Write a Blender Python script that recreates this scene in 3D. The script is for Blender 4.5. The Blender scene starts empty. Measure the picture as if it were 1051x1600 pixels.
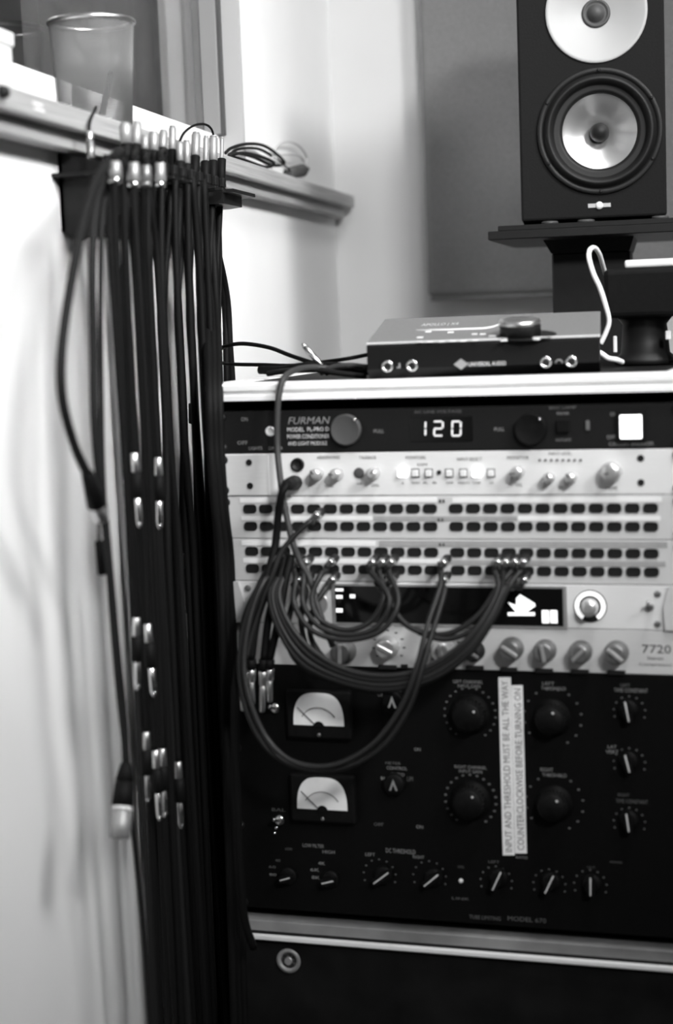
import bpy, bmesh, math, random
from mathutils import Vector, Matrix

random.seed(7)
scene = bpy.context.scene
COL = scene.collection

# ------------------------------------------------------------------ camera
CAM = Vector((0.60, 0.0, 0.90))
FPX = 2600.0
RIGHT = Vector((0.97804442, 0.20494382, -0.03777767))
DOWN = Vector((-0.01270397, -0.12230632, -0.99241109))
FWD = Vector((-0.20800897, 0.97110205, -0.11701741))
cd = bpy.data.cameras.new('camera')
cam = bpy.data.objects.new('camera', cd)
COL.objects.link(cam)
cam.matrix_world = Matrix(((RIGHT.x, -DOWN.x, -FWD.x, CAM.x),
                           (RIGHT.y, -DOWN.y, -FWD.y, CAM.y),
                           (RIGHT.z, -DOWN.z, -FWD.z, CAM.z), (0, 0, 0, 1)))
cd.sensor_fit = 'VERTICAL'
cd.sensor_height = 36.0
cd.sensor_width = 24.0
cd.lens = 36.0 * FPX / 1600.0
cd.clip_start = 0.02
cd.dof.use_dof = True
cd.dof.focus_distance = 1.98
cd.dof.aperture_fstop = 3.2
scene.camera = cam

# ------------------------------------------------------------------ light
world = bpy.data.worlds.new('world')
scene.world = world
world.use_nodes = True
world.node_tree.nodes['Background'].inputs[0].default_value = (1, 1, 1, 1)
world.node_tree.nodes['Background'].inputs[1].default_value = 0.030

def area(name, loc, target, size, power, spread=180):
    l = bpy.data.lights.new(name, 'AREA')
    l.energy = power
    l.size = size
    l.shape = 'DISK'
    l.spread = math.radians(spread)
    o = bpy.data.objects.new(name, l)
    COL.objects.link(o)
    o.location = loc
    d = Vector(target) - Vector(loc)
    o.rotation_euler = d.to_track_quat('-Z', 'Y').to_euler()
    return o

area('front_lamp', (1.5, -0.6, 2.0), (0.15, 2.0, 1.15), 0.30, 8.0, 64)
area('side_light', (2.0, 0.2, 2.3), (0.0, 1.5, 0.95), 0.60, 3.2, 36)
area('side_light', (2.2, 0.6, 2.3), (0.0, 2.1, 1.45), 0.45, 6.2, 46)  # added fill for the far end of the side wall, no known fixture
area('overhead_light', (0.85, 1.05, 2.5), (0.55, 1.80, 1.05), 0.40, 4.6, 80)
area('overhead_light', (0.95, 2.0, 2.5), (0.2, 2.2, 1.0), 0.40, 2.0, 120)  # added from above to brighten far wall and rack top, no known fixture
area('booth_fill', (-1.3, 2.6, 2.3), (-0.2, 1.9, 1.2), 0.4, 10)  # invented source, added to give the view through the pane its grey gradient

vs = scene.view_settings
vs.view_transform = 'Standard'
vs.look = 'None'
vs.exposure = 0.0
vs.gamma = 1.0
vs.use_curve_mapping = False

# ------------------------------------------------------------------ pixel helpers (measurements -> places in the room)
def ray(px, py):
    return RIGHT * ((px - 525.5) / FPX) + DOWN * ((py - 800.0) / FPX) + FWD

def atX(px, py, X):
    v = ray(px, py)
    return CAM + v * ((X - CAM.x) / v.x)

def atY(px, py, Y):
    v = ray(px, py)
    return CAM + v * ((Y - CAM.y) / v.y)

def atZ(px, py, Z):
    v = ray(px, py)
    return CAM + v * ((Z - CAM.z) / v.z)

def onplane(px, py, M, y=0.0):
    """Point of the pixel's ray on the plane y = const of frame M, in M's own coordinates."""
    Mi = M.inverted()
    c = Mi @ CAM
    v = Mi.to_3x3() @ ray(px, py)
    return c + v * ((y - c.y) / v.y)

RK = Matrix.Translation((0.35719, 1.64413, 0.76175)) @ Matrix.Rotation(math.radians(-5.3), 4, 'Z')
U1 = 0.04445

def rk(px, py, w=0.0):
    return onplane(px, py, RK, w)

# ------------------------------------------------------------------ materials
MATS = {}

def mat(name, grey, rough=0.5, metal=0.0, noise=0.0, scale=40.0, bump=0.0, emit=0.0, stretch=None,
        trans=0.0, spec=0.5, coat=0.0, sheen=0.0):
    if name in MATS:
        return MATS[name]
    m = bpy.data.materials.new(name)
    m.use_nodes = True
    nt = m.node_tree
    b = nt.nodes['Principled BSDF']
    b.inputs['Base Color'].default_value = (grey, grey, grey, 1)
    b.inputs['Roughness'].default_value = rough
    b.inputs['Metallic'].default_value = metal
    b.inputs['Specular IOR Level'].default_value = spec
    b.inputs['Coat Weight'].default_value = coat
    b.inputs['Sheen Weight'].default_value = sheen
    if trans:
        b.inputs['Transmission Weight'].default_value = trans
    if emit:
        b.inputs['Emission Color'].default_value = (1, 1, 1, 1)
        b.inputs['Emission Strength'].default_value = emit
    if noise or bump:
        tc = nt.nodes.new('ShaderNodeTexCoord')
        mp = nt.nodes.new('ShaderNodeMapping')
        if stretch:
            mp.inputs['Scale'].default_value = stretch
        nz = nt.nodes.new('ShaderNodeTexNoise')
        nz.inputs['Scale'].default_value = scale
        nz.inputs['Detail'].default_value = 4
        nt.links.new(tc.outputs['Object'], mp.inputs[0])
        nt.links.new(mp.outputs[0], nz.inputs['Vector'])
        if noise:
            cr = nt.nodes.new('ShaderNodeMapRange')
            cr.inputs[1].default_value = 0.3
            cr.inputs[2].default_value = 0.7
            cr.inputs[3].default_value = max(0.0, grey * (1 - noise))
            cr.inputs[4].default_value = min(1.0, grey * (1 + noise))
            cb = nt.nodes.new('ShaderNodeCombineColor')
            nt.links.new(nz.outputs['Fac'], cr.inputs[0])
            for i in range(3):
                nt.links.new(cr.outputs[0], cb.inputs[i])
            nt.links.new(cb.outputs[0], b.inputs['Base Color'])
        if bump:
            bp = nt.nodes.new('ShaderNodeBump')
            bp.inputs['Strength'].default_value = bump
            bp.inputs['Distance'].default_value = 0.002
            nt.links.new(nz.outputs['Fac'], bp.inputs['Height'])
            nt.links.new(bp.outputs[0], b.inputs['Normal'])
    MATS[name] = m
    return m

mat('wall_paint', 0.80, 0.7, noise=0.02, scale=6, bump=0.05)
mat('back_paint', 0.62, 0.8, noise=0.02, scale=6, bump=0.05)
mat('trim_paint', 0.82, 0.45)
mat('jamb_paint', 0.34, 0.6)
mat('frame_grey', 0.20, 0.6)
mat('frame_dark', 0.05, 0.6)
mat('wood', 0.36, 0.5, noise=0.22, scale=14, stretch=(12, 0.6, 40), bump=0.15)
mat('floor_carpet', 0.03, 0.95, noise=0.4, scale=300, bump=0.6)
mat('ceiling_paint', 0.75, 0.9)
mat('fabric', 0.175, 0.95, noise=0.18, scale=500, bump=0.5, sheen=0.2)
mat('curtain', 0.15, 0.9, noise=0.06, scale=60)
mat('dark_room', 0.09, 0.9, noise=0.1, scale=3)
mat('glass', 1.0, 0.02, trans=1.0)
mat('black_plastic', 0.004, 0.55, noise=0.3, scale=200, spec=0.12)
mat('black_metal', 0.006, 0.5, noise=0.2, scale=80, spec=0.25)
mat('black_panel', 0.003, 0.55, noise=0.15, scale=200, spec=0.1)
mat('furman_panel', 0.006, 0.55, noise=0.15, scale=300, spec=0.2)
mat('speaker_paint', 0.008, 0.7, noise=0.2, scale=400, bump=0.1, spec=0.12)
mat('rubber', 0.008, 0.55, spec=0.3)
mat('rubber_grey', 0.05, 0.6)
mat('cord_black', 0.004, 0.6, spec=0.1)
mat('cord_dark', 0.009, 0.6, spec=0.15)
mat('cord_grey', 0.032, 0.55, spec=0.3)
mat('cord_patch', 0.010, 0.5, spec=0.35)
mat('cord_white', 0.80, 0.4)
mat('chrome', 0.80, 0.22, metal=1.0)
mat('nickel', 0.72, 0.32, metal=1.0, noise=0.06, scale=60)
mat('aluminium', 0.90, 0.42, metal=0.2, noise=0.04, scale=30, stretch=(1, 20, 20))
mat('alu_panel', 0.54, 0.5, metal=0.08, noise=0.04, scale=50, stretch=(1, 30, 30))
mat('alu_panel_light', 0.68, 0.5, metal=0.08, noise=0.03, scale=50, stretch=(1, 30, 30))
mat('alu_knob', 0.62, 0.3, metal=0.7, noise=0.05, scale=80)
mat('dark_knob', 0.20, 0.35, metal=0.6, noise=0.1, scale=90)
mat('cone_metal', 0.80, 0.30, metal=0.9)
mat('white_plastic', 0.72, 0.4)
mat('waveguide_white', 0.36, 0.5)
mat('white_print', 0.62, 0.6)
mat('grey_print', 0.22, 0.6)
mat('dim_print', 0.10, 0.6)
mat('dark_print', 0.05, 0.6)
mat('paper', 0.74, 0.8, noise=0.03, scale=120)
mat('paper_grey', 0.30, 0.8, noise=0.08, scale=120)
mat('tape', 0.80, 0.7, noise=0.05, scale=150)
mat('ink', 0.16, 0.8)
mat('meter_face', 0.80, 0.6, noise=0.05, scale=60)
mat('display_glass', 0.004, 0.12)
mat('lit_segment', 0.6, 0.5, emit=0.45)
mat('lit_white', 0.9, 0.5, emit=2.2)
mat('lit_soft', 0.8, 0.5, emit=1.0)
mat('interface_top', 0.15, 0.6, metal=0.0, noise=0.06, scale=300)
mat('interface_front', 0.004, 0.45, spec=0.2)
mat('laminate', 0.006, 0.6, noise=0.5, scale=25, bump=0.2, spec=0.15)
mat('case_worn', 0.30, 0.5, metal=0.4, noise=0.4, scale=12, stretch=(1, 1, 1))
mat('mesh_wire', 0.20, 0.45, metal=0.3)
mat('connector', 0.30, 0.45, metal=0.5, noise=0.1, scale=80)
mat('tinted', 0.5, 0.3)

# ------------------------------------------------------------------ mesh builder
class MB:
    def __init__(s):
        s.v = []
        s.f = []
        s.sm = []

    def add(s, vs, fs, smooth=False):
        o = len(s.v)
        s.v += [Vector(p) for p in vs]
        s.f += [tuple(i + o for i in f) for f in fs]
        s.sm += [smooth] * len(fs)
        return s

    def box(s, x0, x1, y0, y1, z0, z1, b=0.0, seg=2, M=None):
        if b <= 0:
            vs = [(x0, y0, z0), (x1, y0, z0), (x1, y1, z0), (x0, y1, z0), (x0, y0, z1), (x1, y0, z1), (x1, y1, z1), (x0, y1, z1)]
            fs = [(3, 2, 1, 0), (4, 5, 6, 7), (0, 1, 5, 4), (1, 2, 6, 5), (2, 3, 7, 6), (3, 0, 4, 7)]
        else:
            bm = bmesh.new()
            bmesh.ops.create_cube(bm, size=1.0)
            for q in bm.verts:
                q.co = Vector(((x0 + x1) / 2 + q.co.x * (x1 - x0), (y0 + y1) / 2 + q.co.y * (y1 - y0), (z0 + z1) / 2 + q.co.z * (z1 - z0)))
            bmesh.ops.bevel(bm, geom=list(bm.edges), offset=b, segments=seg, affect='EDGES', profile=0.5)
            bm.verts.index_update()
            vs = [q.co.copy() for q in bm.verts]
            fs = [tuple(q.index for q in f.verts) for f in bm.faces]
            bm.free()
        if M:
            vs = [M @ Vector(p) for p in vs]
        return s.add(vs, fs)

    def lathe(s, prof, o, axis, n=32, smooth=True, closed=False):
        """prof: (radius, height) pairs along axis from o."""
        a = Vector(axis).normalized()
        e1 = a.orthogonal().normalized()
        e2 = a.cross(e1)
        o = Vector(o)
        vs, fs = [], []
        for r, h in prof:
            for k in range(n):
                t = 2 * math.pi * k / n
                vs.append(o + a * h + (e1 * math.cos(t) + e2 * math.sin(t)) * r)
        m = len(prof)
        for i in range(m - 1):
            for k in range(n):
                k2 = (k + 1) % n
                fs.append((i * n + k, i * n + k2, (i + 1) * n + k2, (i + 1) * n + k))
        if closed:
            for k in range(n):
                k2 = (k + 1) % n
                fs.append(((m - 1) * n + k, (m - 1) * n + k2, k2, k))
        else:
            fs.append(tuple(range(n - 1, -1, -1)))
            fs.append(tuple((m - 1) * n + k for k in range(n)))
        s.add(vs, fs, smooth)
        if not closed:
            s.sm[-1] = s.sm[-2] = False
        return s

    def cyl(s, p0, p1, r0, r1=None, n=24):
        p0, p1 = Vector(p0), Vector(p1)
        d = p1 - p0
        return s.lathe([(r0, 0), (r0 if r1 is None else r1, d.length)], p0, d, n)

    def tube(s, pts, r, n=8):
        pts = [Vector(p) for p in pts]
        m = len(pts)
        rr = r if isinstance(r, (list, tuple)) else [r] * m
        vs, fs = [], []
        t0 = (pts[1] - pts[0]).normalized()
        e1 = t0.orthogonal().normalized()
        for i in range(m):
            t = (pts[min(i + 1, m - 1)] - pts[max(i - 1, 0)])
            t = t.normalized() if t.length > 1e-9 else t0
            e1 = (e1 - t * e1.dot(t)).normalized()
            e2 = t.cross(e1)
            for k in range(n):
                a = 2 * math.pi * k / n
                vs.append(pts[i] + (e1 * math.cos(a) + e2 * math.sin(a)) * rr[i])
        for i in range(m - 1):
            for k in range(n):
                k2 = (k + 1) % n
                fs.append((i * n + k, i * n + k2, (i + 1) * n + k2, (i + 1) * n + k))
        fs.append(tuple(range(n - 1, -1, -1)))
        fs.append(tuple((m - 1) * n + k for k in range(n)))
        return s.add(vs, fs, True)

    def prism(s, poly, d):
        """poly: 3-D outline; extruded by vector d."""
        poly = [Vector(p) for p in poly]
        d = Vector(d)
        n = len(poly)
        vs = poly + [p + d for p in poly]
        fs = [tuple(range(n - 1, -1, -1)), tuple(range(n, 2 * n))]
        for k in range(n):
            fs.append((k, (k + 1) % n, n + (k + 1) % n, n + k))
        return s.add(vs, fs)

    def mesh(s, name, m, off=Vector((0, 0, 0))):
        me = bpy.data.meshes.new(name)
        me.from_pydata([p - off for p in s.v], [], s.f)
        me.polygons.foreach_set('use_smooth', s.sm)
        bm = bmesh.new()
        bm.from_mesh(me)
        bmesh.ops.recalc_face_normals(bm, faces=list(bm.faces))
        bm.to_mesh(me)
        bm.free()
        me.materials.append(MATS[m])
        me.update()
        return me


def open_lathe(prof, o, axis, n):
    mb = MB().lathe(prof, o, axis, n)
    for _ in range(2):
        mb.f.pop(); mb.sm.pop()
    return mb

def curve_pts(pts, step=8):
    """Catmull-Rom through the points."""
    pts = [Vector(p) for p in pts]
    P = [pts[0] * 2 - pts[1]] + pts + [pts[-1] * 2 - pts[-2]]
    out = []
    for i in range(1, len(P) - 2):
        a, b, c, d = P[i - 1], P[i], P[i + 1], P[i + 2]
        for k in range(step):
            t = k / step
            out.append(0.5 * ((2 * b) + (c - a) * t + (2 * a - 5 * b + 4 * c - d) * t * t + (3 * b - a - 3 * c + d) * t ** 3))
    out.append(pts[-1])
    return out


class Thing:
    """An Empty at the thing's base; parts given in frame F's coordinates."""
    def __init__(s, name, label, cat, base, F=None, group=None):
        s.base = Vector(base)
        s.F = F or Matrix.Identity(4)
        s.e = bpy.data.objects.new(name, None)
        s.e.empty_display_size = 0.02
        COL.objects.link(s.e)
        s.e.matrix_world = s.F @ Matrix.Translation(s.base)
        s.e['label'] = label
        s.e['category'] = cat
        if group:
            s.e['group'] = group

    def part(s, name, mb, m, parent=None, label=None, kind=None):
        o = bpy.data.objects.new(name, mb.mesh(name, m, s.base))
        COL.objects.link(o)
        o.parent = parent or s.e
        if label:
            o['label'] = label
        if kind:
            o['kind'] = kind
        return o

    def inst(s, name, me, loc, parent=None, rot=None, label=None):
        """A piece sharing a mesh; loc in frame coordinates (parent must be the Empty or an unmoved part)."""
        o = bpy.data.objects.new(name, me)
        COL.objects.link(o)
        o.parent = parent or s.e
        o.location = Vector(loc) - s.base
        if rot:
            o.rotation_euler = rot
        if label:
            o['label'] = label
        return o

    def kid(s, name, me, par, rot=None):
        """A piece of a moved part, in that part's own coordinates."""
        o = bpy.data.objects.new(name, me)
        COL.objects.link(o)
        o.parent = par
        if rot:
            o.rotation_euler = rot
        return o


def solo(name, mb, m, label, cat, group=None, kind=None, origin=None):
    off = Vector(origin) if origin else Vector((0, 0, 0))
    o = bpy.data.objects.new(name, mb.mesh(name, m, off))
    COL.objects.link(o)
    o.location = off
    o['label'] = label
    if kind:
        o['kind'] = kind
    if cat:
        o['category'] = cat
    if group:
        o['group'] = group
    return o


def child(parent, name, mb, m, label=None):
    """A part of a one-mesh thing (parent has no rotation)."""
    o = bpy.data.objects.new(name, mb.mesh(name, m, parent.location))
    COL.objects.link(o)
    o.parent = parent
    if label:
        o['label'] = label
    return o

# text as flat raised print: x right, z up, facing -y of the frame
TXT = {}

def text_mesh(body, shear=0.0):
    key = (body, shear)
    if key in TXT:
        return TXT[key]
    c = bpy.data.curves.new('lettering', 'FONT')
    c.body = body
    c.resolution_u = 2
    c.shear = shear
    o = bpy.data.objects.new('lettering', c)
    COL.objects.link(o)
    bpy.context.view_layer.update()
    dg = bpy.context.evaluated_depsgraph_get()
    me = bpy.data.meshes.new_from_object(o.evaluated_get(dg))
    pts = [v.co.copy() for v in me.vertices]
    fs = [tuple(p.vertices) for p in me.polygons]
    bpy.data.objects.remove(o)
    bpy.data.curves.remove(c)
    bpy.data.meshes.remove(me)
    x0, x1 = min(p.x for p in pts), max(p.x for p in pts)
    y0, y1 = min(p.y for p in pts), max(p.y for p in pts)
    pts = [((p.x - x0) / (x1 - x0), (p.y - y0) / (y1 - y0)) for p in pts]
    TXT[key] = (pts, fs)
    return TXT[key]


def text_mb(body, p00, pu, pv, shear=0.0):
    """Lettering stretched over the parallelogram p00 + s*pu + t*pv."""
    pts, fs = text_mesh(body, shear)
    p00, pu, pv = Vector(p00), Vector(pu), Vector(pv)
    return MB().add([p00 + pu * a + pv * b for a, b in pts], fs)


def rack_text(t, body, rect, m, parent=None, w=-0.0004, shear=0.0, name='lettering', plane=0.0):
    x0, y0, x1, y1 = rect
    a = rk(x0, y1, plane)
    b = rk(x1, y1, plane)
    c = rk(x0, y0, plane)
    a, b, c = [Vector((p.x, plane + w, p.z)) for p in (a, b, c)]
    return t.part(name, text_mb(body, a, Vector((b.x - a.x, 0, 0)), Vector((0, 0, c.z - a.z)), shear), m, parent)


def rack_rect(mb, rect, y0, y1, plane=0.0, b=0.0):
    x0, r0, x1, r1 = rect
    a = rk((x0 + x1) / 2, (r0 + r1) / 2, plane)
    w = (rk(x1, (r0 + r1) / 2, plane) - rk(x0, (r0 + r1) / 2, plane)).x / 2
    h = abs((rk((x0 + x1) / 2, r1, plane) - rk((x0 + x1) / 2, r0, plane)).z) / 2
    return mb.box(a.x - w, a.x + w, y0, y1, a.z - h, a.z + h, b)

# ================================================================== THE ROOM
YB = 2.89          # back wall
ZL = 1.105         # ledge top
WX = -0.048        # window pane plane
YJ = 2.285         # far jamb of the window
ZT = 2.10

w = MB()
w.box(-0.12, 0.0, -1.2, YB + 0.12, 0, ZL - 0.03)                     # below the window
w.box(-0.12, 0.0, YJ, YB + 0.12, ZL - 0.03, 2.6)                      # beyond the window
w.box(-0.12, 0.0, -1.2, YJ, ZT, 2.6)                                  # above
w.box(-0.12, 0.0, -1.2, 0.2, ZL - 0.03, ZT)                           # this side of it
solo('wall_left', w, 'wall_paint', 'white painted side wall behind the hanging cables', 'wall', kind='structure')
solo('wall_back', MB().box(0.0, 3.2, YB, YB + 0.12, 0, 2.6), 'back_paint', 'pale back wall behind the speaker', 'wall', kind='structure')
solo('floor', MB().box(-0.12, 3.2, -1.2, YB + 0.12, -0.05, 0), 'floor_carpet', 'dark carpet floor under the rack', 'floor', kind='structure')

# ledge: wooden board with an apron strip below
led = solo('trim_1', MB().box(-0.066, 0.038, -0.6, YB - 0.02, ZL - 0.021, ZL, 0.002), 'wood',
           'wooden window ledge board running along the white wall', 'ledge', kind='structure')
child(led, 'apron', MB().box(0.0, 0.024, -0.6, YB - 0.035, ZL - 0.037, ZL - 0.021, 0.001), 'wood')

# window: frame, rails, pane
wf = Thing('window_1', 'interior control room window in the white wall', 'window', (WX, 1.2, ZL))
wf.e['kind'] = 'structure'
wf.part('bottom_rail', MB().box(WX - 0.02, WX + 0.014, 0.2, YJ, ZL, ZL + 0.050, 0.002), 'trim_paint')
wf.part('frame_post', MB().box(WX - 0.02, -0.028, YJ - 0.018, YJ - 0.006, ZL + 0.050, ZT, 0.002), 'frame_grey')
wf.part('jamb_liner', MB().box(WX - 0.02, 0.001, YJ - 0.006, YJ + 0.0005, ZL, ZT, 0.0005, 1), 'jamb_paint')
wf.part('dark_strip', MB().box(-0.0285, -0.024, YJ - 0.018, YJ - 0.0062, ZL + 0.050, ZT - 0.03), 'frame_dark')  # narrow dark strip along the frame post
wf.part('top_rail', MB().box(WX - 0.02, WX + 0.014, 0.2, YJ, ZT - 0.03, ZT, 0.002), 'trim_paint')
wf.part('pane', MB().box(WX - 0.008, WX - 0.003, 0.2, YJ - 0.022, ZL + 0.050, ZT - 0.03), 'glass')

# room behind the window
b = MB()
b.box(-2.6, -2.5, -1.2, 5.2, 0, 2.6)
b.box(-2.6, -0.12, 5.2, 5.3, 0, 2.6)
solo('wall_booth', b, 'dark_room', 'dark walls of the room beyond the window', 'wall', kind='structure')
# curtain hanging just behind the pane
cv, cf = [], []
n = 90
for i in range(n + 1):
    y = 1.85 + 0.80 * i / n
    x = -0.150 + 0.008 * math.sin(i * 0.62) + 0.006 * math.sin(i * 0.27 + 1)
    cv += [(x, y, 0.5), (x, y, 2.4)]
for i in range(n):
    cf.append((2 * i, 2 * i + 2, 2 * i + 3, 2 * i + 1))
cm = MB().add(cv, cf, True)
cm.add([(p[0] - 0.002, p[1], p[2]) for p in cv], cf, True)
solo('curtain', cm, 'curtain', 'pale curtain hanging behind the window pane', 'curtain', origin=(-0.15, 2.3, 0.5))

# acoustic panel on the back wall
pl = atY(668, 465, YB - 0.05)
ap = Thing('acoustic_panel', 'large grey fabric acoustic panel on the back wall', 'acoustic panel', (pl.x + 0.4, YB - 0.025, pl.z))
ap.part('fabric_cover', MB().box(pl.x, pl.x + 0.95, YB - 0.05, YB - 0.0005, pl.z, pl.z + 1.1, 0.010, 3), 'fabric')
ap.part('bottom_seam', MB().box(pl.x + 0.004, pl.x + 0.946, YB - 0.046, YB - 0.0005, pl.z - 0.006, pl.z + 0.001, 0.001), 'fabric')

# ================================================================== RACK CASE
CU = 0.2440        # half width of the case
VT, VB = 0.073, -0.5255   # top of case, bottom of front opening trim (z in rack frame)
DEP = 0.50
rc = Thing('rack_case', 'black rolling equipment rack case with aluminium edge trim', 'rack case', (0, 0.25, -0.7617), RK)
rc.part('top_panel', MB().box(-CU, CU, 0.006, DEP, VT - 0.012, VT - 0.0015), 'laminate')
for sx in (-1, 1):
    rc.part('side_panel', MB().box(min(sx * CU, sx * (CU - 0.006)), max(sx * CU, sx * (CU - 0.006)), 0.006, DEP, VB, VT - 0.012), 'laminate')
    rc.part('corner_trim', MB().box(min(sx * (CU + 0.003), sx * (CU - 0.0015)), max(sx * (CU + 0.003), sx * (CU - 0.0015)), -0.004, 0.012, VB + 0.02, VT - 0.02, 0.0008), 'black_metal')
    rc.part('rack_rail', MB().box(min(sx * 0.2375, sx * 0.2255), max(sx * 0.2375, sx * 0.2255), 0.0032, 0.03, -0.4885, 0.044), 'black_metal')
rc.part('back_panel', MB().box(-CU + 0.012, CU - 0.012, DEP - 0.01, DEP, VB, VT - 0.012), 'laminate')
tt = MB()   # ridged extrusion along the front of the top
tt.prism([(-CU - 0.003, -0.006, VT), (-CU - 0.003, -0.008, VT - 0.002), (-CU - 0.003, -0.008, VT - 0.0075), (-CU - 0.003, -0.0045, VT - 0.009),
          (-CU - 0.003, -0.0045, VT - 0.0115), (-CU - 0.003, -0.0075, VT - 0.013), (-CU - 0.003, -0.0075, VT - 0.018), (-CU - 0.003, 0.010, VT - 0.018), (-CU - 0.003, 0.022, VT - 0.0005), (-CU - 0.003, 0.022, VT)],
         (2 * CU + 0.006, 0, 0))
rc.part('top_front_trim', tt, 'aluminium')
for sx in (-1, 1):
    rc.part('top_side_trim', MB().box(min(sx * (CU + 0.003), sx * (CU - 0.024)), max(sx * (CU + 0.003), sx * (CU - 0.024)), 0.022, DEP, VT - 0.018, VT, 0.0008), 'aluminium')
bt = MB()
bt.box(-CU, CU, -0.004, 0.02, -0.5125, -0.5010, 0.0008)
rc.part('bottom_sill', bt, 'case_worn')
rc.part('bottom_front_trim', MB().box(-CU, CU, -0.008, 0.02, -0.5215, -0.5160, 0.0012), 'aluminium')
rc.part('trim_channel', MB().box(-CU, CU, -0.003, 0.02, -0.5160, -0.5125), 'black_metal')
rc.part('base_panel', MB().box(-CU, CU, 0.0, DEP, -0.690, -0.5215, 0.002), 'laminate')
rc.part('inner_floor', MB().box(-CU + 0.012, CU - 0.012, 0.02, DEP - 0.01, -0.515, -0.500), 'laminate')
e = rk(450, 1478)
rc.part('latch_dish', MB().lathe([(0.0135, 0), (0.0135, 0.003), (0.0095, 0.003), (0.0085, 0.001), (0.004, 0.001), (0.004, 0.004)], (e.x, 0.001, -0.545), (0, -1, 0), 24), 'case_worn')
for sx in (-1, 1):
    for yy in (0.07, DEP - 0.07):
        q = rc.part('castor', MB().box(sx * 0.2 - 0.03, sx * 0.2 + 0.03, yy - 0.03, yy + 0.03, -0.698, -0.690), 'black_metal')
        rc.part('wheel', MB().cyl((sx * 0.2 - 0.012, yy, -0.7297), (sx * 0.2 + 0.012, yy, -0.7297), 0.032, n=20), 'rubber', q)
        rc.part('fork', MB().box(sx * 0.2 - 0.018, sx * 0.2 - 0.013, yy - 0.012, yy + 0.012, -0.735, -0.698).box(sx * 0.2 + 0.013, sx * 0.2 + 0.018, yy - 0.012, yy + 0.012, -0.735, -0.698), 'black_metal', q)

# shared small meshes
def shared(name, mb, m):
    return mb.mesh(name, m)

ME = {}
ME['screw'] = shared('screw', MB().lathe([(0.0048, 0), (0.0048, 0.0012), (0.0036, 0.0030), (0.0018, 0.0036), (0.0016, 0.0026)], (0, 0, 0), (0, -1, 0), 16), 'black_metal')
ME['hole'] = shared('hole', MB().lathe([(0.0034, 0.0), (0.0034, 0.0006), (0.0026, 0.0006), (0.0024, 0.0002)], (0, 0, 0), (0, -1, 0), 16), 'rubber')


def unit(name, label, cat, k, n, matname, depth=0.22, fu=0.2413):
    """1U..6U front panel: k = units below the second device's top edge."""
    z1 = -k * U1
    z0 = -(k + n) * U1
    t = Thing(name, label, cat, (0, 0.0, z0), RK)
    t.part('front_panel', MB().box(-fu, fu, 0.0, 0.003, z0 + 0.0004, z1 - 0.0004, 0.0004, 1), matname)
    t.part('chassis', MB().box(-0.218, 0.218, 0.003, depth, z0 + 0.002, z1 - 0.002), 'black_metal')
    for sx in (-1, 1):
        if n == 1:
            zs = (z1 - 0.0063, z1 - 0.0381)
        else:
            zs = [z1 - 0.0063 - i * U1 * (n - 0.28) / 3 for i in range(4)]
        for z in zs:
            t.inst('screw', ME['screw'], (sx * 0.2325, 0.0, z))
    return t

def knob_mesh(r, h, m, skirt=None, n=28, dome=0.1):
    p = []
    if skirt:
        p += [(skirt, 0), (skirt, 0.0015), (r * 1.02, 0.003)]
    else:
        p += [(r, 0)]
    p += [(r, h * 0.3), (r * 0.95, h * 0.86), (r * 0.86, h), (r * 0.4, h * (1 + dome * 0.3)), (r * 0.05, h * (1 + dome * 0.3))]
    return MB().lathe(p, (0, 0, 0), (0, -1, 0), n).mesh('knob', m)

# ------------------------------------------------------------------ power conditioner
fu = unit('power_conditioner', 'black power conditioner with glowing 120 readout at the top of the rack', 'power conditioner', -1, 1, 'furman_panel')
rack_text(fu, 'FURMAN', (450, 652, 516, 663), 'grey_print', shear=0.25)
rack_text(fu, 'MODEL  PL-PRO D', (449, 668, 514, 674.5), 'white_print')
rack_text(fu, 'POWER CONDITIONER', (449, 679, 515, 685.5), 'white_print')
rack_text(fu, 'AND LIGHT MODULE', (450, 690, 511, 696), 'white_print')
rack_text(fu, 'PULL', (584, 671, 600, 676.5), 'grey_print')
rack_text(fu, 'PULL', (772, 668, 788, 673.5), 'grey_print')
rack_text(fu, 'AC LINE VOLTAGE', (647, 641.5, 721, 646), 'dim_print')
rack_text(fu, 'LIGHTS', (389, 698, 410, 703), 'grey_print')
rack_text(fu, 'DIMMER', (420, 698, 442, 703), 'grey_print')
rack_text(fu, 'ON', (377, 652, 387, 658), 'grey_print')
rack_text(fu, 'OFF', (371, 689, 387, 695), 'grey_print')
rack_text(fu, 'ON', (953, 644, 963, 650), 'grey_print')
rack_text(fu, 'OFF', (948, 680, 962, 686), 'grey_print')
rack_text(fu, 'CIRCUIT BREAKER', (951, 691, 1021, 696.5), 'grey_print')
rack_text(fu, 'BNC LAMP', (858, 635, 900, 639.5), 'dim_print')
rack_text(fu, 'REAR', (870, 644, 889, 648), 'grey_print')
rack_text(fu, 'OUTLETS', (868, 685.5, 892, 689.5), 'grey_print')
c = rk(422, 674)
fu.part('badge', MB().lathe([(0.0052, 0), (0.0052, 0.0009), (0.0036, 0.0009), (0.0030, 0.0004), (0.0012, 0.0004)], (c.x, 0, c.z), (0, -1, 0), 24), 'white_print')
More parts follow.
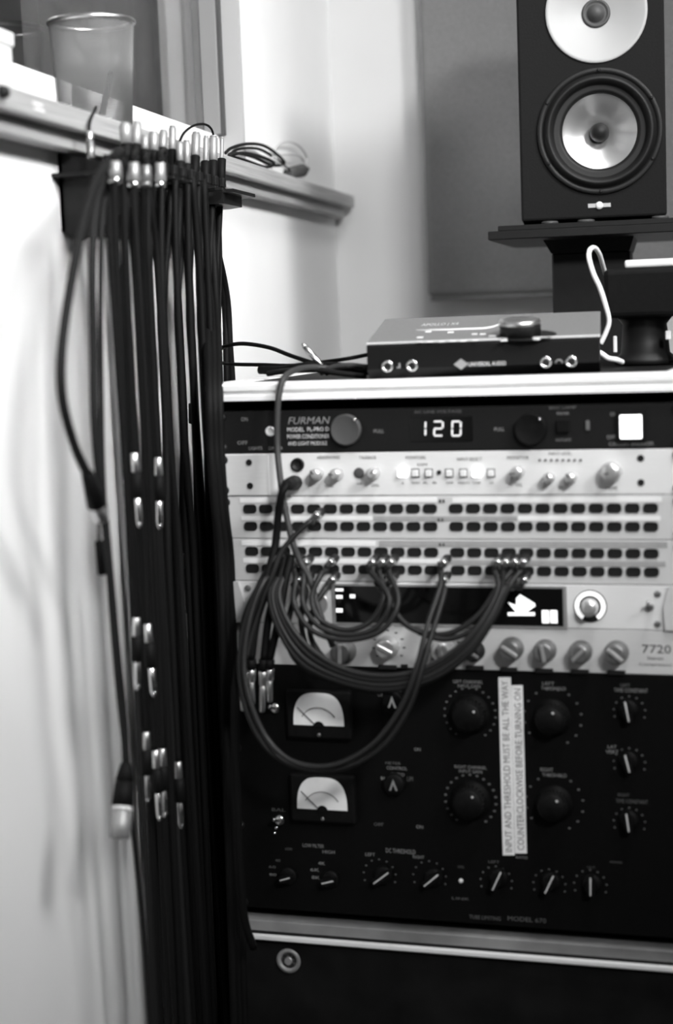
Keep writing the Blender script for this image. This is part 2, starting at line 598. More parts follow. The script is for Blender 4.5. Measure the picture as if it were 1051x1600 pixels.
for (px, py) in ((542, 671), (830, 670)):
    c = rk(px, py)
    q = fu.part('light_tube', MB().lathe([(0.0158, 0), (0.0158, 0.006), (0.0150, 0.0075), (0.0143, 0.0072), (0.002, 0.0072)], (c.x, 0, c.z), (0, -1, 0), 32), 'rubber_grey' if px < 600 else 'black_plastic')
    d = rk(px + 15, py - 16)
    fu.part('glint_pin', MB().lathe([(0.0016, 0), (0.0016, 0.008), (0.0008, 0.009)], (d.x, 0, d.z), (0, -1, 0), 10), 'chrome', q)  # bright chrome pin standing in for the highlight on the tube
dsp = fu.part('display_window', rack_rect(MB(), (640, 651, 738, 690), -0.0006, 0.001, b=0.0003), 'display_glass')

def digit(ch, x0, y0, x1, y1):
    segs = {'1': 'BC', '2': 'ABGED', '0': 'ABCDEF'}[ch]
    a, b2 = rk(x0, y1), rk(x1, y0)
    W, H = b2.x - a.x, b2.z - a.z
    th = 0.00165
    sk = 0.0008
    mb = MB()
    def hb(z):
        mb.box(a.x + th * 0.7, b2.x - th * 0.7, -0.0011, -0.0005, z - th / 2, z + th / 2)
    def vb(x, z0, z1):
        mb.prism([(x - th / 2 + sk * (z0 - a.z) / H, -0.0011, z0), (x + th / 2 + sk * (z0 - a.z) / H, -0.0011, z0), (x + th / 2 + sk * (z1 - a.z) / H, -0.0011, z1), (x - th / 2 + sk * (z1 - a.z) / H, -0.0011, z1)], (0, 0.0006, 0))
    zt, zm, zb = b2.z - th / 2, (a.z + b2.z) / 2, a.z + th / 2
    if 'A' in segs: hb(zt)
    if 'G' in segs: hb(zm)
    if 'D' in segs: hb(zb)
    if 'B' in segs: vb(b2.x - th / 2, zm + th * .4, zt - th * .3)
    if 'C' in segs: vb(b2.x - th / 2, zb + th * .3, zm - th * .4)
    if 'F' in segs: vb(a.x + th / 2, zm + th * .4, zt - th * .3)
    if 'E' in segs: vb(a.x + th / 2, zb + th * .3, zm - th * .4)
    fu.part('digit', mb, 'lit_segment', dsp)
digit('1', 655, 657, 665, 682)
digit('2', 677, 657, 692, 682)
digit('0', 705, 657, 720, 682)
q = fu.part('rocker_housing', rack_rect(MB(), (962, 641, 1010, 691), -0.003, 0.0, b=0.0006), 'black_plastic')
fu.part('lit_rocker', rack_rect(MB(), (969, 648, 1003, 685), -0.006, -0.0025, b=0.001), 'lit_white', q)
fu.part('rear_switch', rack_rect(MB(), (870, 655, 890, 676), -0.004, 0.0, b=0.0008), 'black_plastic')
q = rack_rect(MB(), (915, 657, 921, 672), -0.002, 0.0, b=0.0004)
fu.part('fuse_tab', q, 'dim_print')

# ------------------------------------------------------------------ silver monitor controller
mc = unit('monitor_controller', 'silver one-space studio monitor controller with small knobs and lit buttons', 'audio unit', 0, 1, 'alu_panel_light')
ear = MB()
a0, a1 = rk(365, 745), rk(420, 745)
mc.part('left_ear_plate', MB().box(-0.2405, a1.x, -0.0012, 0.0, -U1 + 0.001, -0.001, 0.0004, 1), 'alu_panel')
for px, py in ((389.5, 722.5), (391.3, 759), (1000.5, 716), (1001, 754)):
    c = rk(px, py)
    mc.inst('hole', ME['hole'], (c.x, -0.0012 if px < 500 else 0, c.z))
c = rk(465, 726)
ring = MB().lathe([(0.0072, 0), (0.0072, 0.0015), (0.0058, 0.002), (0.005, 0.0018), (0.0046, 0.0002), (0.001, 0.0002)], (0, 0, 0), (0, -1, 0), 20).mesh('headphone_jack', 'rubber')
mc.inst('headphone_jack', ring, (c.x, 0, c.z))
c = rk(462, 754)
mc.inst('headphone_jack', ring, (c.x, 0, c.z))
kp = MB().box(-0.0006, 0.0006, -0.0149, -0.0135, 0.001, 0.0058).mesh('pointer', 'dark_print')
for px, py, rr, h in ((494, 741, 0.0062, 0.014), (525, 741, 0.0062, 0.014), (582, 740, 0.0062, 0.014), (808, 738, 0.0064, 0.014), (857, 747, 0.0055, 0.014), (891, 747, 0.0058, 0.014), (954, 738, 0.0102, 0.014)):
    c = rk(px, py, -0.006)
    o = mc.inst('knob', knob_mesh(rr, h, 'alu_knob'), (c.x, 0, c.z))
    mc.kid('pointer', kp, o, (0, random.uniform(-2, 2), 0))
c = rk(561, 739)
mc.part('talkback_microphone', MB().lathe([(0.0055, 0), (0.0055, 0.001), (0.0045, 0.0012), (0.001, 0.0014)], (c.x, 0, c.z), (0, -1, 0), 20), 'rubber_grey')
for px, py in ((629, 738), (745, 738)):
    mc.part('lit_button', rack_rect(MB(), (px - 7, py - 7.5, px + 7, py + 7.5), -0.004, 0.0, b=0.001), 'lit_white')
for px in (649, 670, 702, 724, 767):
    o = mc.part('button_bezel', rack_rect(MB(), (px - 6.3, 732, px + 6.3, 746), -0.0008, 0.0), 'dark_knob')
    mc.part('button_cap', rack_rect(MB(), (px - 4.6, 734, px + 4.6, 744), -0.004, 0.0, b=0.0006), 'white_plastic', o)
c = rk(686, 738)
mc.part('indicator', MB().lathe([(0.0024, 0), (0.0024, 0.001), (0.0012, 0.002)], (c.x, 0, c.z), (0, -1, 0), 12), 'rubber')
for i in range(8):
    c = rk(843 + i * 9.1, 719)
    mc.part('level_led', MB().lathe([(0.0013, 0), (0.0013, 0.001), (0.0006, 0.0018)], (c.x, 0, c.z), (0, -1, 0), 10), 'rubber_grey')
for s_, r_ in (('HEADPHONES', (496, 712.5, 531, 717.5)), ('TALKBACK', (561, 712.5, 588, 717.5)), ('MONITORS', (634, 712.5, 665, 717.5)),
               ('DIM', (652, 724, 667, 728)), ('INPUT SELECT', (714, 715, 753, 720)), ('MONITOR', (792, 712.5, 826, 718)), ('INPUT LEVEL', (857, 706.5, 893, 711)),
               ('LEVEL', (508, 757, 521, 761)), ('ON', (557, 754, 565, 757.5)), ('LEVEL', (581, 756.5, 593, 760.5)), ('A', (627, 753, 631, 757)),
               ('MONO', (643, 752.5, 656, 756)), ('A  B', (660, 752.5, 682, 756)), ('ONE', (697, 752.5, 708, 756)), ('ANALOG', (715, 752.5, 733, 756)),
               ('USB', (739, 752.5, 751, 756)), ('CD', (764, 752.5, 771, 756)), ('VOL', (805, 755, 816, 760)), ('TRIM', (871, 760, 880, 764)), ('VOLUME', (945, 760, 964, 765))):
    rack_text(mc, s_, r_, 'dark_print')

# ------------------------------------------------------------------ patchbays
sock = MB()
sock_n = 20
def stad(w2, h2, r, y, n=5):
    out = []
    for cx_, cz_, a0_ in ((w2 - r, h2 - r, 0), (-w2 + r, h2 - r, 90), (-w2 + r, -h2 + r, 180), (w2 - r, -h2 + r, 270)):
        for k in range(n):
            t_ = math.radians(a0_ + 90 * k / (n - 1))
            out.append(Vector((cx_ + r * math.cos(t_), y, cz_ + r * math.sin(t_))))
    return out
o1 = stad(0.0072, 0.0046, 0.0035, 0.0)
o2 = stad(0.0072, 0.0046, 0.0035, -0.0012)
o3 = stad(0.0062, 0.0038, 0.0030, -0.0012)
o4 = stad(0.0060, 0.0036, 0.0028, -0.0003)
nn = len(o1)
sock.add(o1 + o2 + o3 + o4, [(a_ * nn + k, a_ * nn + (k + 1) % nn, (a_ + 1) * nn + (k + 1) % nn, (a_ + 1) * nn + k) for a_ in range(3) for k in range(nn)] + [tuple(3 * nn + k for k in range(nn))])
ME['socket'] = sock.mesh('jack_socket', 'rubber')
PITCH, GAP, R1, DR = 0.01750, 0.0269, 0.0132, 0.0182

def jack_u(j):
    return -(GAP / 2 + (11 - j) * PITCH) if j < 12 else GAP / 2 + (j - 12) * PITCH

def patchbay(k, label, strips):
    t = unit('patchbay', label, 'patchbay', k, 1, 'alu_panel', 0.12)
    for row in range(2):
        for j in range(24):
            t.inst('jack_socket', ME['socket'], (jack_u(j), 0.0, -k * U1 - R1 - DR * row))
    for rect, m in strips:
        t.part('label_strip', rack_rect(MB(), rect, -0.0006, 0.0), m)
    for px, py in ((690, 783 + (k - 1) * 68), (688, 812 + (k - 1) * 68)):
        c = rk(px, py)
        t.part('number_mark', MB().box(c.x - 0.003, c.x - 0.0006, -0.0008, 0, c.z - 0.0016, c.z + 0.0016).box(c.x + 0.001, c.x + 0.0030, -0.0008, 0, c.z - 0.0016, c.z + 0.0016), 'dark_print')
    return t

patchbay(1, 'upper silver patchbay with two rows of mostly empty black jacks', [
    ((372, 777.5, 680, 785), 'paper'), ((704, 777, 1030, 785), 'paper'), ((376, 806.5, 580, 813), 'paper'), ((582, 806.5, 806, 813.5), 'paper_grey'), ((808, 806, 1030, 813.5), 'paper')])
patchbay(2, 'lower silver patchbay with many patch cables plugged into it', [
    ((376, 845, 585, 852.5), 'paper'), ((587, 845.5, 1036, 854.5), 'paper_grey'), ((379, 873, 582, 880), 'paper'), ((584, 873.5, 690, 880), 'paper'), ((700, 876, 1036, 883.5), 'paper_grey')])

# ------------------------------------------------------------------ converter with display
ua = unit('audio_converter', 'silver audio converter with wide black display and ringed knob', 'audio unit', 3, 1, 'alu_panel_light')
zc = -3.5 * U1
for sx in (-1, 1):
    ua.part('end_cheek', MB().prism([(sx * 0.2405, -0.0035, zc + 0.0215), (sx * 0.222, -0.0035, zc + 0.0215), (sx * 0.2165, -0.0035, zc), (sx * 0.2185, -0.0035, zc - 0.0215), (sx * 0.2405, -0.0035, zc - 0.0215)], (0, 0.0035, 0)), 'alu_panel')
dz = ua.part('display_frame', rack_rect(MB(), (516, 913.5, 882, 979), -0.0018, 0.0, b=0.0006), 'alu_knob')
dw = ua.part('display_window', rack_rect(MB(), (521, 917, 876, 975), -0.0022, -0.0012, b=0.0004), 'display_glass', dz)
for px, py, ww, hh in ((531, 921, 6, 2), (531, 932, 5, 2.6), (531, 953, 5, 3), (551.5, 931, 4, 2.8)):
    ua.part('status_light', rack_rect(MB(), (px - ww, py - hh, px + ww, py + hh), -0.0026, -0.002), 'lit_soft', dz)

def rack_poly(mb, pix, y0, y1):
    pts = [rk(x, y, y0) for x, y in pix]
    return mb.prism([(p.x, y0, p.z) for p in pts], (0, y1 - y0, 0))
lg = rack_poly(MB(), [(793, 941), (806, 946), (806, 935), (812, 929), (835, 943), (836, 947), (822, 957), (806, 957)], -0.0028, -0.0021)
rack_poly(lg, [(793, 957), (835, 957), (835, 962), (793, 962)], -0.0028, -0.0021)
ua.part('logo', lg, 'lit_soft', dz)
for x0 in (847, 860):
    ua.part('meter_bar', rack_rect(MB(), (x0, 953, x0 + 11, 973), -0.0028, -0.0021, b=0.0003), 'lit_soft', dz)
c = rk(922, 947)
ua.part('knob_collar', MB().lathe([(0.0160, 0), (0.0160, 0.0012), (0.0145, 0.0016), (0.009, 0.0016)], (c.x, 0, c.z), (0, -1, 0), 36), 'rubber')
rg = MB()
vs_, fs_ = [], []
N = 40
for i in range(N + 1):
    a = math.radians(-58 + 296 * i / N)
    for rr, yy in ((0.0150, -0.0014), (0.0150, -0.0024), (0.0110, -0.0024), (0.0110, -0.0014)):
        vs_.append((c.x + rr * math.cos(a), yy, c.z + rr * math.sin(a)))
for i in range(N):
    for k in range(4):
        fs_.append((i * 4 + k, i * 4 + (k + 1) % 4, i * 4 + 4 + (k + 1) % 4, i * 4 + 4 + k))
rg.add(vs_, fs_)
ua.part('level_ring', rg, 'lit_soft')
c2 = rk(922, 947, -0.008)
ua.inst('knob', knob_mesh(0.0088, 0.016, 'alu_knob'), (c.x, 0, c.z))
c = rk(1015, 948)
o = ua.part('toggle_bush', MB().lathe([(0.0042, 0), (0.0042, 0.003), (0.003, 0.004), (0.001, 0.004)], (c.x, 0, c.z), (0, -1, 0), 8, smooth=False), 'dark_knob')
ua.part('toggle_lever', MB().tube([(c.x, -0.003, c.z), (c.x, -0.010, c.z + 0.004), (c.x, -0.014, c.z + 0.0065)], [0.0012, 0.0016, 0.002], 10), 'chrome', o)
for px, py in ((389, 918), (1027, 928), (1027, 975), (393, 962)):
    c = rk(px, py)
    ua.part('small_screw', MB().lathe([(0.0036, 0), (0.0036, 0.001), (0.002, 0.0018)], (c.x, -0.0035 if px < 400 else 0, c.z), (0, -1, 0), 6, smooth=False), 'dark_knob')
c = rk(495, 943)
ua.part('input_jack', MB().lathe([(0.0120, 0), (0.0120, 0.001), (0.0108, 0.0014), (0.010, 0.0006), (0.003, 0.0006)], (c.x, 0, c.z), (0, -1, 0), 28), 'alu_knob')

# ------------------------------------------------------------------ 7720 compressor
cp = unit('compressor', 'grey one-space 7720 compressor with a row of round knobs', 'audio unit', 4, 1, 'alu_panel')
kd = {}
for px, py, rr, m in ((535, 1019, 0.0128, 'dark_knob'), (604, 1012, 0.0112, 'alu_knob'), (691, 1017, 0.0115, 'alu_knob'), (740, 1019, 0.0100, 'rubber'), (798, 1015, 0.0118, 'dark_knob'), (850, 1018, 0.0112, 'dark_knob'), (906, 1020, 0.0112, 'dark_knob'), (962, 1021, 0.0118, 'dark_knob')):
    c = rk(px, py, -0.008)
    fl = []
    prof = [(rr, 0), (rr, 0.004), (rr * 0.93, 0.005), (rr * 0.86, 0.016), (rr * 0.78, 0.0175), (rr * 0.5, 0.0170), (rr * 0.05, 0.0170)]
    o = cp.inst('knob', MB().lathe(prof, (0, 0, 0), (0, -1, 0), 28).mesh('knob', m), (c.x, 0, c.z))
    cp.kid('knob_grip', MB().box(-rr * 0.16, rr * 0.16, -0.0195, -0.0165, -rr * 0.8, rr * 0.8, 0.0004, 1).mesh('knob_grip', 'alu_knob' if m != 'rubber' else 'dark_knob'), o, (0, random.uniform(-1.2, 1.2), 0))
    for i in range(9):
        a = math.radians(-220 + i * 32)
        if px in (604, 691):
            q = (c.x + math.cos(a) * rr * 1.45, c.z - math.sin(a) * rr * 1.45)
            cp.part('scale_tick', MB().box(q[0] - 0.0014, q[0] + 0.0014, -0.0004, 0, q[1] - 0.0007, q[1] + 0.0007), 'dark_print')
for px, py, hw in ((606, 1042, 14), (632, 1041, 5), (690, 1043, 14), (742, 1043, 14), (795, 1046, 13), (850, 1047.5, 14), (906, 1049, 14), (963, 1050.5, 14)):
    cp.part('push_button', rack_rect(MB(), (px - hw, py - 3.5, px + hw, py + 3.0), -0.004, 0.0, b=0.0006), 'rubber')
rack_text(cp, '7720', (1003, 1007, 1048, 1020), 'dark_print', shear=-0.0)
rack_text(cp, 'Stereo', (1011, 1025, 1036, 1030.5), 'dark_print')
rack_text(cp, 'Compressor', (998, 1035, 1050, 1041), 'dark_print')

# ------------------------------------------------------------------ big black limiter
lm = unit('tube_limiter', 'large black six-space limiter with two meters and round dials', 'audio unit', 5, 6, 'black_panel', 0.32)
WP = 'white_print'

def vu(px, py):
    c = rk(px, py)
    W, H = 0.0275, 0.0345
    bz = lm.part('meter_bezel', MB().box(c.x - W - 0.008, c.x + W + 0.008, -0.010, 0.0, c.z - 0.032, c.z + 0.020, 0.003, 3), 'black_plastic')
    pts = []
    for k in range(25):
        a = math.pi * k / 24
        ex = 0.62
        pts.append((c.x + W * math.copysign(abs(math.cos(a)) ** ex, math.cos(a)), -0.0105, c.z - 0.017 + H * math.sin(a) ** 0.8))
    lm.part('meter_face', MB().prism(pts, (0, 0.001, 0)), 'meter_face', bz)
    arc = []
    for k in range(15):
        a = math.radians(148 - 116 * k / 14)
        arc.append((c.x + 0.021 * math.cos(a), -0.0107, c.z - 0.019 + 0.021 * math.sin(a)))
    lm.part('meter_scale', MB().tube(arc, 0.0004, 5), 'dark_print', bz)
    lm.part('meter_needle', MB().tube([(c.x - 0.004, -0.0112, c.z - 0.016), (c.x - 0.0225, -0.0112, c.z + 0.002)], 0.0004, 5), 'rubber', bz)
    hub = [(c.x + 0.006 * math.cos(math.pi * k / 10), -0.0118, c.z - 0.0185 + 0.006 * math.sin(math.pi * k / 10)) for k in range(11)]
    lm.part('meter_hub', MB().prism(hub, (0, 0.002, 0)), 'black_plastic', bz)
    lm.part('bezel_screw', MB().lathe([(0.002, 0), (0.002, 0.001), (0.001, 0.0014)], (c.x, -0.010, c.z - 0.027), (0, -1, 0), 10), 'dark_knob', bz)

vu(501.5, 1105)
vu(507, 1236)
for px, py in ((430, 1106), (437, 1281)):
    c = rk(px, py)
    o = lm.part('toggle_bush', MB().lathe([(0.006, 0), (0.006, 0.002), (0.004, 0.0035), (0.0015, 0.0035)], (c.x, 0, c.z), (0, -1, 0), 12), 'chrome')
    lm.part('toggle_lever', MB().tube([(c.x, -0.003, c.z), (c.x - 0.001, -0.010, c.z + 0.003), (c.x - 0.001, -0.015, c.z + 0.005)], [0.0014, 0.0018, 0.0024], 10), 'chrome', o)
for px, py in ((432, 1293), (430, 1301)):
    c = rk(px, py)
    lm.part('pilot_light', MB().lathe([(0.002, 0), (0.002, 0.0015), (0.001, 0.0025)], (c.x, 0, c.z), (0, -1, 0), 10), 'chrome')

def dial(px, py, R, ndot, a0, a1, dot, kr, parent_label=None):
    c = rk(px, py)
    o = lm.part('dial_knob', MB().lathe([(kr * 1.25, 0), (kr * 1.25, 0.002), (kr, 0.004), (kr * 0.94, 0.016), (kr * 0.84, 0.018), (kr * 0.05, 0.018)], (c.x, 0, c.z), (0, -1, 0), 36), 'black_plastic')
    flu = MB()
    for k in range(24):
        a = 2 * math.pi * k / 24
        flu.tube([(c.x + kr * 0.985 * math.cos(a), -0.005, c.z + kr * 0.985 * math.sin(a)), (c.x + kr * 0.94 * math.cos(a), -0.015, c.z + kr * 0.94 * math.sin(a))], 0.0010, 5)
    lm.part('knob_fluting', flu, 'black_plastic', o)
    a = math.radians(random.uniform(30, 70))
    lm.part('pointer_dot', MB().lathe([(0.0013, 0), (0.0013, 0.0008), (0.0006, 0.001)], (c.x + kr * 0.62 * math.cos(a), -0.0178, c.z + kr * 0.62 * math.sin(a)), (0, -1, 0), 8), WP, o)
    dm = MB().box(-dot * 1.1, dot * 1.1, -0.0004, 0, -dot * 0.8, dot * 0.8).mesh('scale_mark', 'dim_print')
    for k in range(ndot):
        a = math.radians(a0 + (a1 - a0) * k / (ndot - 1))
        lm.inst('scale_mark', dm, (c.x + R * math.cos(a), 0, c.z + R * math.sin(a)))

dial(734, 1115, 0.0265, 19, 235, -55, 0.0010, 0.0165)
dial(735, 1250, 0.0265, 19, 235, -55, 0.0012, 0.0165)
dial(863, 1121, 0.0290, 13, 215, -60, 0.0011, 0.0150)
dial(866, 1255, 0.0290, 13, 215, -60, 0.0011, 0.0150)

def pointer(px, py, p1, p2, ring=0.0155, nd=9, wide=0.0013, mk=True):
    """Bar knob with a white line from pixel p1 to pixel p2."""
    c = rk(px, py)
    a, b = rk(*p1, -0.013), rk(*p2, -0.013)
    d = Vector((b.x - a.x, 0, b.z - a.z)).normalized()
    nrm = Vector((-d.z, 0, d.x))
    L = (Vector((b.x - a.x, 0, b.z - a.z))).length / 2 + 0.002
    m_ = Vector(((a.x + b.x) / 2, 0, (a.z + b.z) / 2))
    o = lm.part('bar_knob', MB().lathe([(0.0095, 0), (0.0095, 0.004), (0.0085, 0.005), (0.002, 0.005)], (m_.x, 0, m_.z), (0, -1, 0), 24), 'black_plastic')
    pr = [m_ + d * L + nrm * 0.0012, m_ + nrm * 0.0045, m_ - d * L * 0.9 + nrm * 0.003, m_ - d * L * 0.9 - nrm * 0.003, m_ - nrm * 0.0045, m_ + d * L - nrm * 0.0012]
    lm.part('knob_bar', MB().prism([p + Vector((0, -0.0125, 0)) for p in pr], (0, 0.008, 0)), 'black_plastic', o)
    ln = [m_ + d * (L - 0.002) + nrm * wide * 0.6, m_ - d * (L - 0.002) + nrm * wide * 0.45, m_ - d * (L - 0.002) - nrm * wide * 0.45, m_ + d * (L - 0.002) - nrm * wide * 0.6]
    lm.part('pointer_line', MB().prism([p + Vector((0, -0.0131, 0)) for p in ln], (0, 0.0006, 0)), WP, o)
    if mk:
        dm = MB().box(-0.0009, 0.0009, -0.0004, 0, -0.0007, 0.0007).mesh('scale_mark', 'dim_print')
        for k in range(nd):
            an = math.radians(200 - 220 * k / (nd - 1))
            lm.inst('scale_mark', dm, (c.x + ring * math.cos(an), 0, c.z + ring * math.sin(an)))

pointer(983, 1112, (982, 1128), (976, 1097))
pointer(983, 1193, (983, 1207), (976, 1180))
pointer(983, 1286, (982, 1300), (978, 1272))
pointer(593, 1368, (583, 1381), (606, 1364), 0.0175)
pointer(671, 1371, (662, 1385), (684, 1367), 0.0175)
pointer(775, 1378, (769, 1391), (782, 1363), 0.0165)
pointer(858, 1383, (851, 1396), (864, 1369), 0.0165)
pointer(922, 1384, (922, 1400), (922, 1372), 0.0165)
pointer(462, 1362, (437, 1376), (452, 1372), 0.0, 2, 0.0011, False)
pointer(530, 1364, (502, 1381), (520, 1377), 0.0, 2, 0.0011, False)

# arrow-shaped selector knobs
for px, py in ((615, 1095), (617, 1224)):
    c = rk(px, py)
    o = lm.part('selector_knob', MB().lathe([(0.0115, 0), (0.0115, 0.006), (0.010, 0.0075), (0.001, 0.0075)], (c.x, 0, c.z), (0, -1, 0), 28), 'black_plastic')
    ar = MB()
    y = -0.0082
    def AP(dx, dz):
        return (c.x + dx, y, c.z + dz)
    ar.prism([AP(0, 0.0065), AP(-0.0045, -0.0055), AP(-0.0025, -0.0055), AP(0, 0.0010)], (0, 0.0008, 0))
    ar.prism([AP(0, 0.0065), AP(0, 0.0010), AP(0.0025, -0.0055), AP(0.0045, -0.0055)], (0, 0.0008, 0))
    lm.part('arrow', ar, WP if py < 1150 else 'grey_print', o)

c = rk(720, 1376)
lm.part('pilot_light', MB().lathe([(0.0024, 0), (0.0024, 0.0012), (0.0012, 0.0026)], (c.x, 0, c.z), (0, -1, 0), 12), 'white_plastic')

GP, DP = 'grey_print', 'dim_print'
for s_, r_, m_ in (('LEFT CHANNEL', (708, 1062, 754, 1067), GP), ('INPUT GAIN', (715, 1069, 750, 1074), GP),
                   ('RIGHT CHANNEL', (710, 1195, 760, 1200), GP), ('INPUT GAIN', (717, 1202, 753, 1207), GP),
                   ('LEFT', (847, 1065, 866, 1070), GP), ('THRESHOLD', (845, 1072.5, 884, 1077.5), GP),
                   ('RIGHT', (844, 1199, 864, 1205), GP), ('THRESHOLD', (847, 1207.5, 885, 1213), GP),
                   ('LEFT', (969, 1068, 984, 1073), DP), ('TIME CONSTANT', (959, 1075, 1012, 1081), GP),
                   ('LAT', (949, 1164, 963, 1169), GP), ('VERT', (946, 1171.5, 966, 1177), GP),
                   ('RIGHT', (965, 1239, 983, 1244), DP), ('TIME CONSTANT', (962, 1248, 1012, 1254), DP),
                   ('AGC', (608, 1076, 627, 1080), GP), ('OFF', (590, 1082, 602, 1088), GP),
                   ('METER', (602, 1190, 626, 1194), DP), ('CONTROL', (604, 1197, 636, 1202), GP), ('ZERO', (612, 1207, 632, 1212), GP), ('BAL', (595, 1213, 606, 1218), GP), ('LIM', (636, 1213, 645, 1220), DP),
                   ('POWER', (601, 1059, 617, 1063), DP), ('ON', (647, 1168, 657, 1173), GP), ('OFF', (584, 1285, 599, 1290), DP), ('ON', (650, 1289, 661, 1294), GP),
                   ('BAL', (425, 1262, 446, 1267), DP), ('LOW FILTER', (473, 1317.5, 506, 1323), GP), ('HIGH', (504, 1328, 523, 1333), GP), ('LOW', (446, 1324, 457, 1328), DP),
                   ('40', (430, 1342, 438, 1346), DP), ('60', (420, 1352, 431, 1356), DP), ('80', (421, 1364, 432, 1368), GP),
                   ('4K', (497, 1346, 508, 1351), GP), ('6K', (485, 1356, 499, 1361), GP), ('8K', (487, 1368, 500, 1373), GP),
                   ('DC THRESHOLD', (603, 1325, 649, 1332), GP), ('LEFT', (571, 1332, 586, 1337), GP), ('RIGHT', (645, 1336, 663, 1341), GP),
                   ('ON', (715, 1352, 724, 1356), DP), ('LINK', (706, 1401, 733, 1405), DP), ('LEFT', (763, 1344, 780, 1348), DP),
                   ('RATIO', (806, 1337, 824, 1341), GP), ('OUT', (917, 1353, 930, 1356), DP), ('POWER', (953, 1345, 972, 1348), DP),
                   ('TUBE LIMITING', (733, 1429, 782, 1435), DP), ('MODEL 670', (793, 1431, 853, 1438), DP)):
    rack_text(lm, s_, r_, m_)

# handwritten tape strips stuck on the limiter
def tape(label, body, corners, tx):
    tl, tr, br, bl = [rk(*p) for p in corners]
    t = Thing('tape_strip', label, 'tape label', (bl.x, -0.0006, bl.z), RK, 'warning tape on the limiter')
    t.part('tape', MB().prism([(p.x, -0.0010, p.z) for p in (tl, tr, br, bl)], (0, 0.0006, 0)), 'tape')
    up = Vector((tl.x - bl.x, 0, tl.z - bl.z))
    ac = Vector((br.x - bl.x, 0, br.z - bl.z))
    p0 = Vector((bl.x, -0.0013, bl.z)) + up * 0.02 + ac * 0.80
    t.part('handwriting', text_mb(body, p0, up * 0.96, -ac * 0.56), 'ink')
tape('left strip of white tape with handwriting that begins INPUT AND THRESHOLD', 'INPUT AND THRESHOLD MUST BE ALL THE WAY', ((778.5, 1058), (798, 1058), (804, 1336), (785.5, 1336)), 0)
tape('right strip of white tape with handwriting that begins COUNTERCLOCKWISE', 'COUNTERCLOCKWISE BEFORE TURNING ON', ((798.5, 1070.5), (816.5, 1070.5), (823, 1333), (804.5, 1333)), 0)

# ================================================================== AUDIO INTERFACE on the rack
ZTOP = 0.073
IF = RK @ Matrix.Translation((-0.0755, 0.006, ZTOP)) @ Matrix.Rotation(math.radians(8.0), 4, 'Z')
IW, ID, HF, HB = 0.232, 0.155, 0.0345, 0.058
it = Thing('audio_interface', 'dark wedge-shaped desktop audio interface with big silver knob on the rack', 'audio interface', (IW / 2, ID / 2, 0), IF)
sec = [(0.010, 0.0), (0.0, 0.010), (0.0, HF - 0.002), (0.003, HF), (ID, HB), (ID, 0.0)]
it.part('body', MB().prism([(0, y, z) for y, z in sec], (IW, 0, 0)), 'interface_front')
slope = (HB - HF) / (ID - 0.003)
TP = Matrix.Translation((0, 0.003, HF)) @ Matrix.Rotation(math.atan(slope), 4, 'X')     # top plate frame: x, y along slope, z normal
TL = math.hypot(ID - 0.003, HB - HF)

class TopMB(MB):
    pass

def top_pt(px, py):
    """pixel -> top plate coordinates (x, y)."""
    M = IF @ TP
    Mi = M.inverted()
    c_ = Mi @ CAM
    v_ = Mi.to_3x3() @ ray(px, py)
    p = c_ + v_ * (-c_.z / v_.z)
    return p.x, p.y

tpl = MB().box(-0.001, IW + 0.001, 0.0, TL, 0.0, 0.0016, 0.0005, 1, M=TP)
it.part('top_plate', tpl, 'interface_top')
it.part('front_lip', MB().box(-0.001, IW + 0.001, -0.001, 0.0012, 0.0002, 0.0024, 0.0005, 1, M=TP), 'alu_panel')
kx, ky = top_pt(813, 527)
def tl(prof, x, y, n=32):
    o_ = TP @ Vector((x, y, 0.0016))
    ax = TP.to_3x3() @ Vector((0, 0, 1))
    return MB().lathe(prof, o_, ax, n)
it.part('knob_well', tl([(0.030, 0), (0.030, 0.0005), (0.0275, 0.0005), (0.026, 0.0002), (0.001, 0.0002)], kx + 0.006, ky, 40), 'rubber')
kn = it.part('volume_knob', tl([(0.0205, 0), (0.0205, 0.0125), (0.0198, 0.014)], kx, ky, 40), 'rubber')
it.part('knob_cap', tl([(0.0208, 0.0118), (0.0208, 0.0150), (0.0198, 0.0165), (0.0165, 0.0168), (0.0145, 0.0160), (0.001, 0.0158)], kx, ky, 40), 'nickel', kn)
for px, py in ((655, 537), (672, 537), (690, 537), (707, 536), (724, 536), (742, 535), (741, 525), (754, 525), (669, 521), (704, 522), (656, 530)):
    x, y = top_pt(px, py)
    small = (px, py) in ((669, 521), (704, 522), (656, 530))
    it.part('touch_button', MB().box(x - 0.0032, x + 0.0032, y - 0.0022, y + 0.0022, 0.0016, 0.0024 if not small else 0.0022, 0.0004, 1, M=TP), 'white_plastic' if not small else 'lit_segment')
for px, py in ((769, 528), (787, 535), (838, 533)):
    x, y = top_pt(px, py)
    it.part('touch_button', MB().box(x - 0.0036, x + 0.0036, y - 0.003, y + 0.003, 0.0016, 0.0024, 0.0004, 1, M=TP), 'white_plastic')
ln = [top_pt(*p) for p in ((650, 519), (700, 518), (755, 516), (768, 514), (782, 509))]
it.part('accent_line', MB().tube([TP @ Vector((x, y, 0.0018)) for x, y in ln], 0.0011, 6), 'white_plastic')
a = top_pt(657, 513.5); b_ = top_pt(714, 512.5); h = top_pt(657, 508.5)
it.part('lettering', text_mb('APOLLO | X4', TP @ Vector((a[0], a[1], 0.0019)), TP.to_3x3() @ Vector((b_[0] - a[0], 0, 0)), TP.to_3x3() @ Vector((0, h[1] - a[1], 0))), WP)
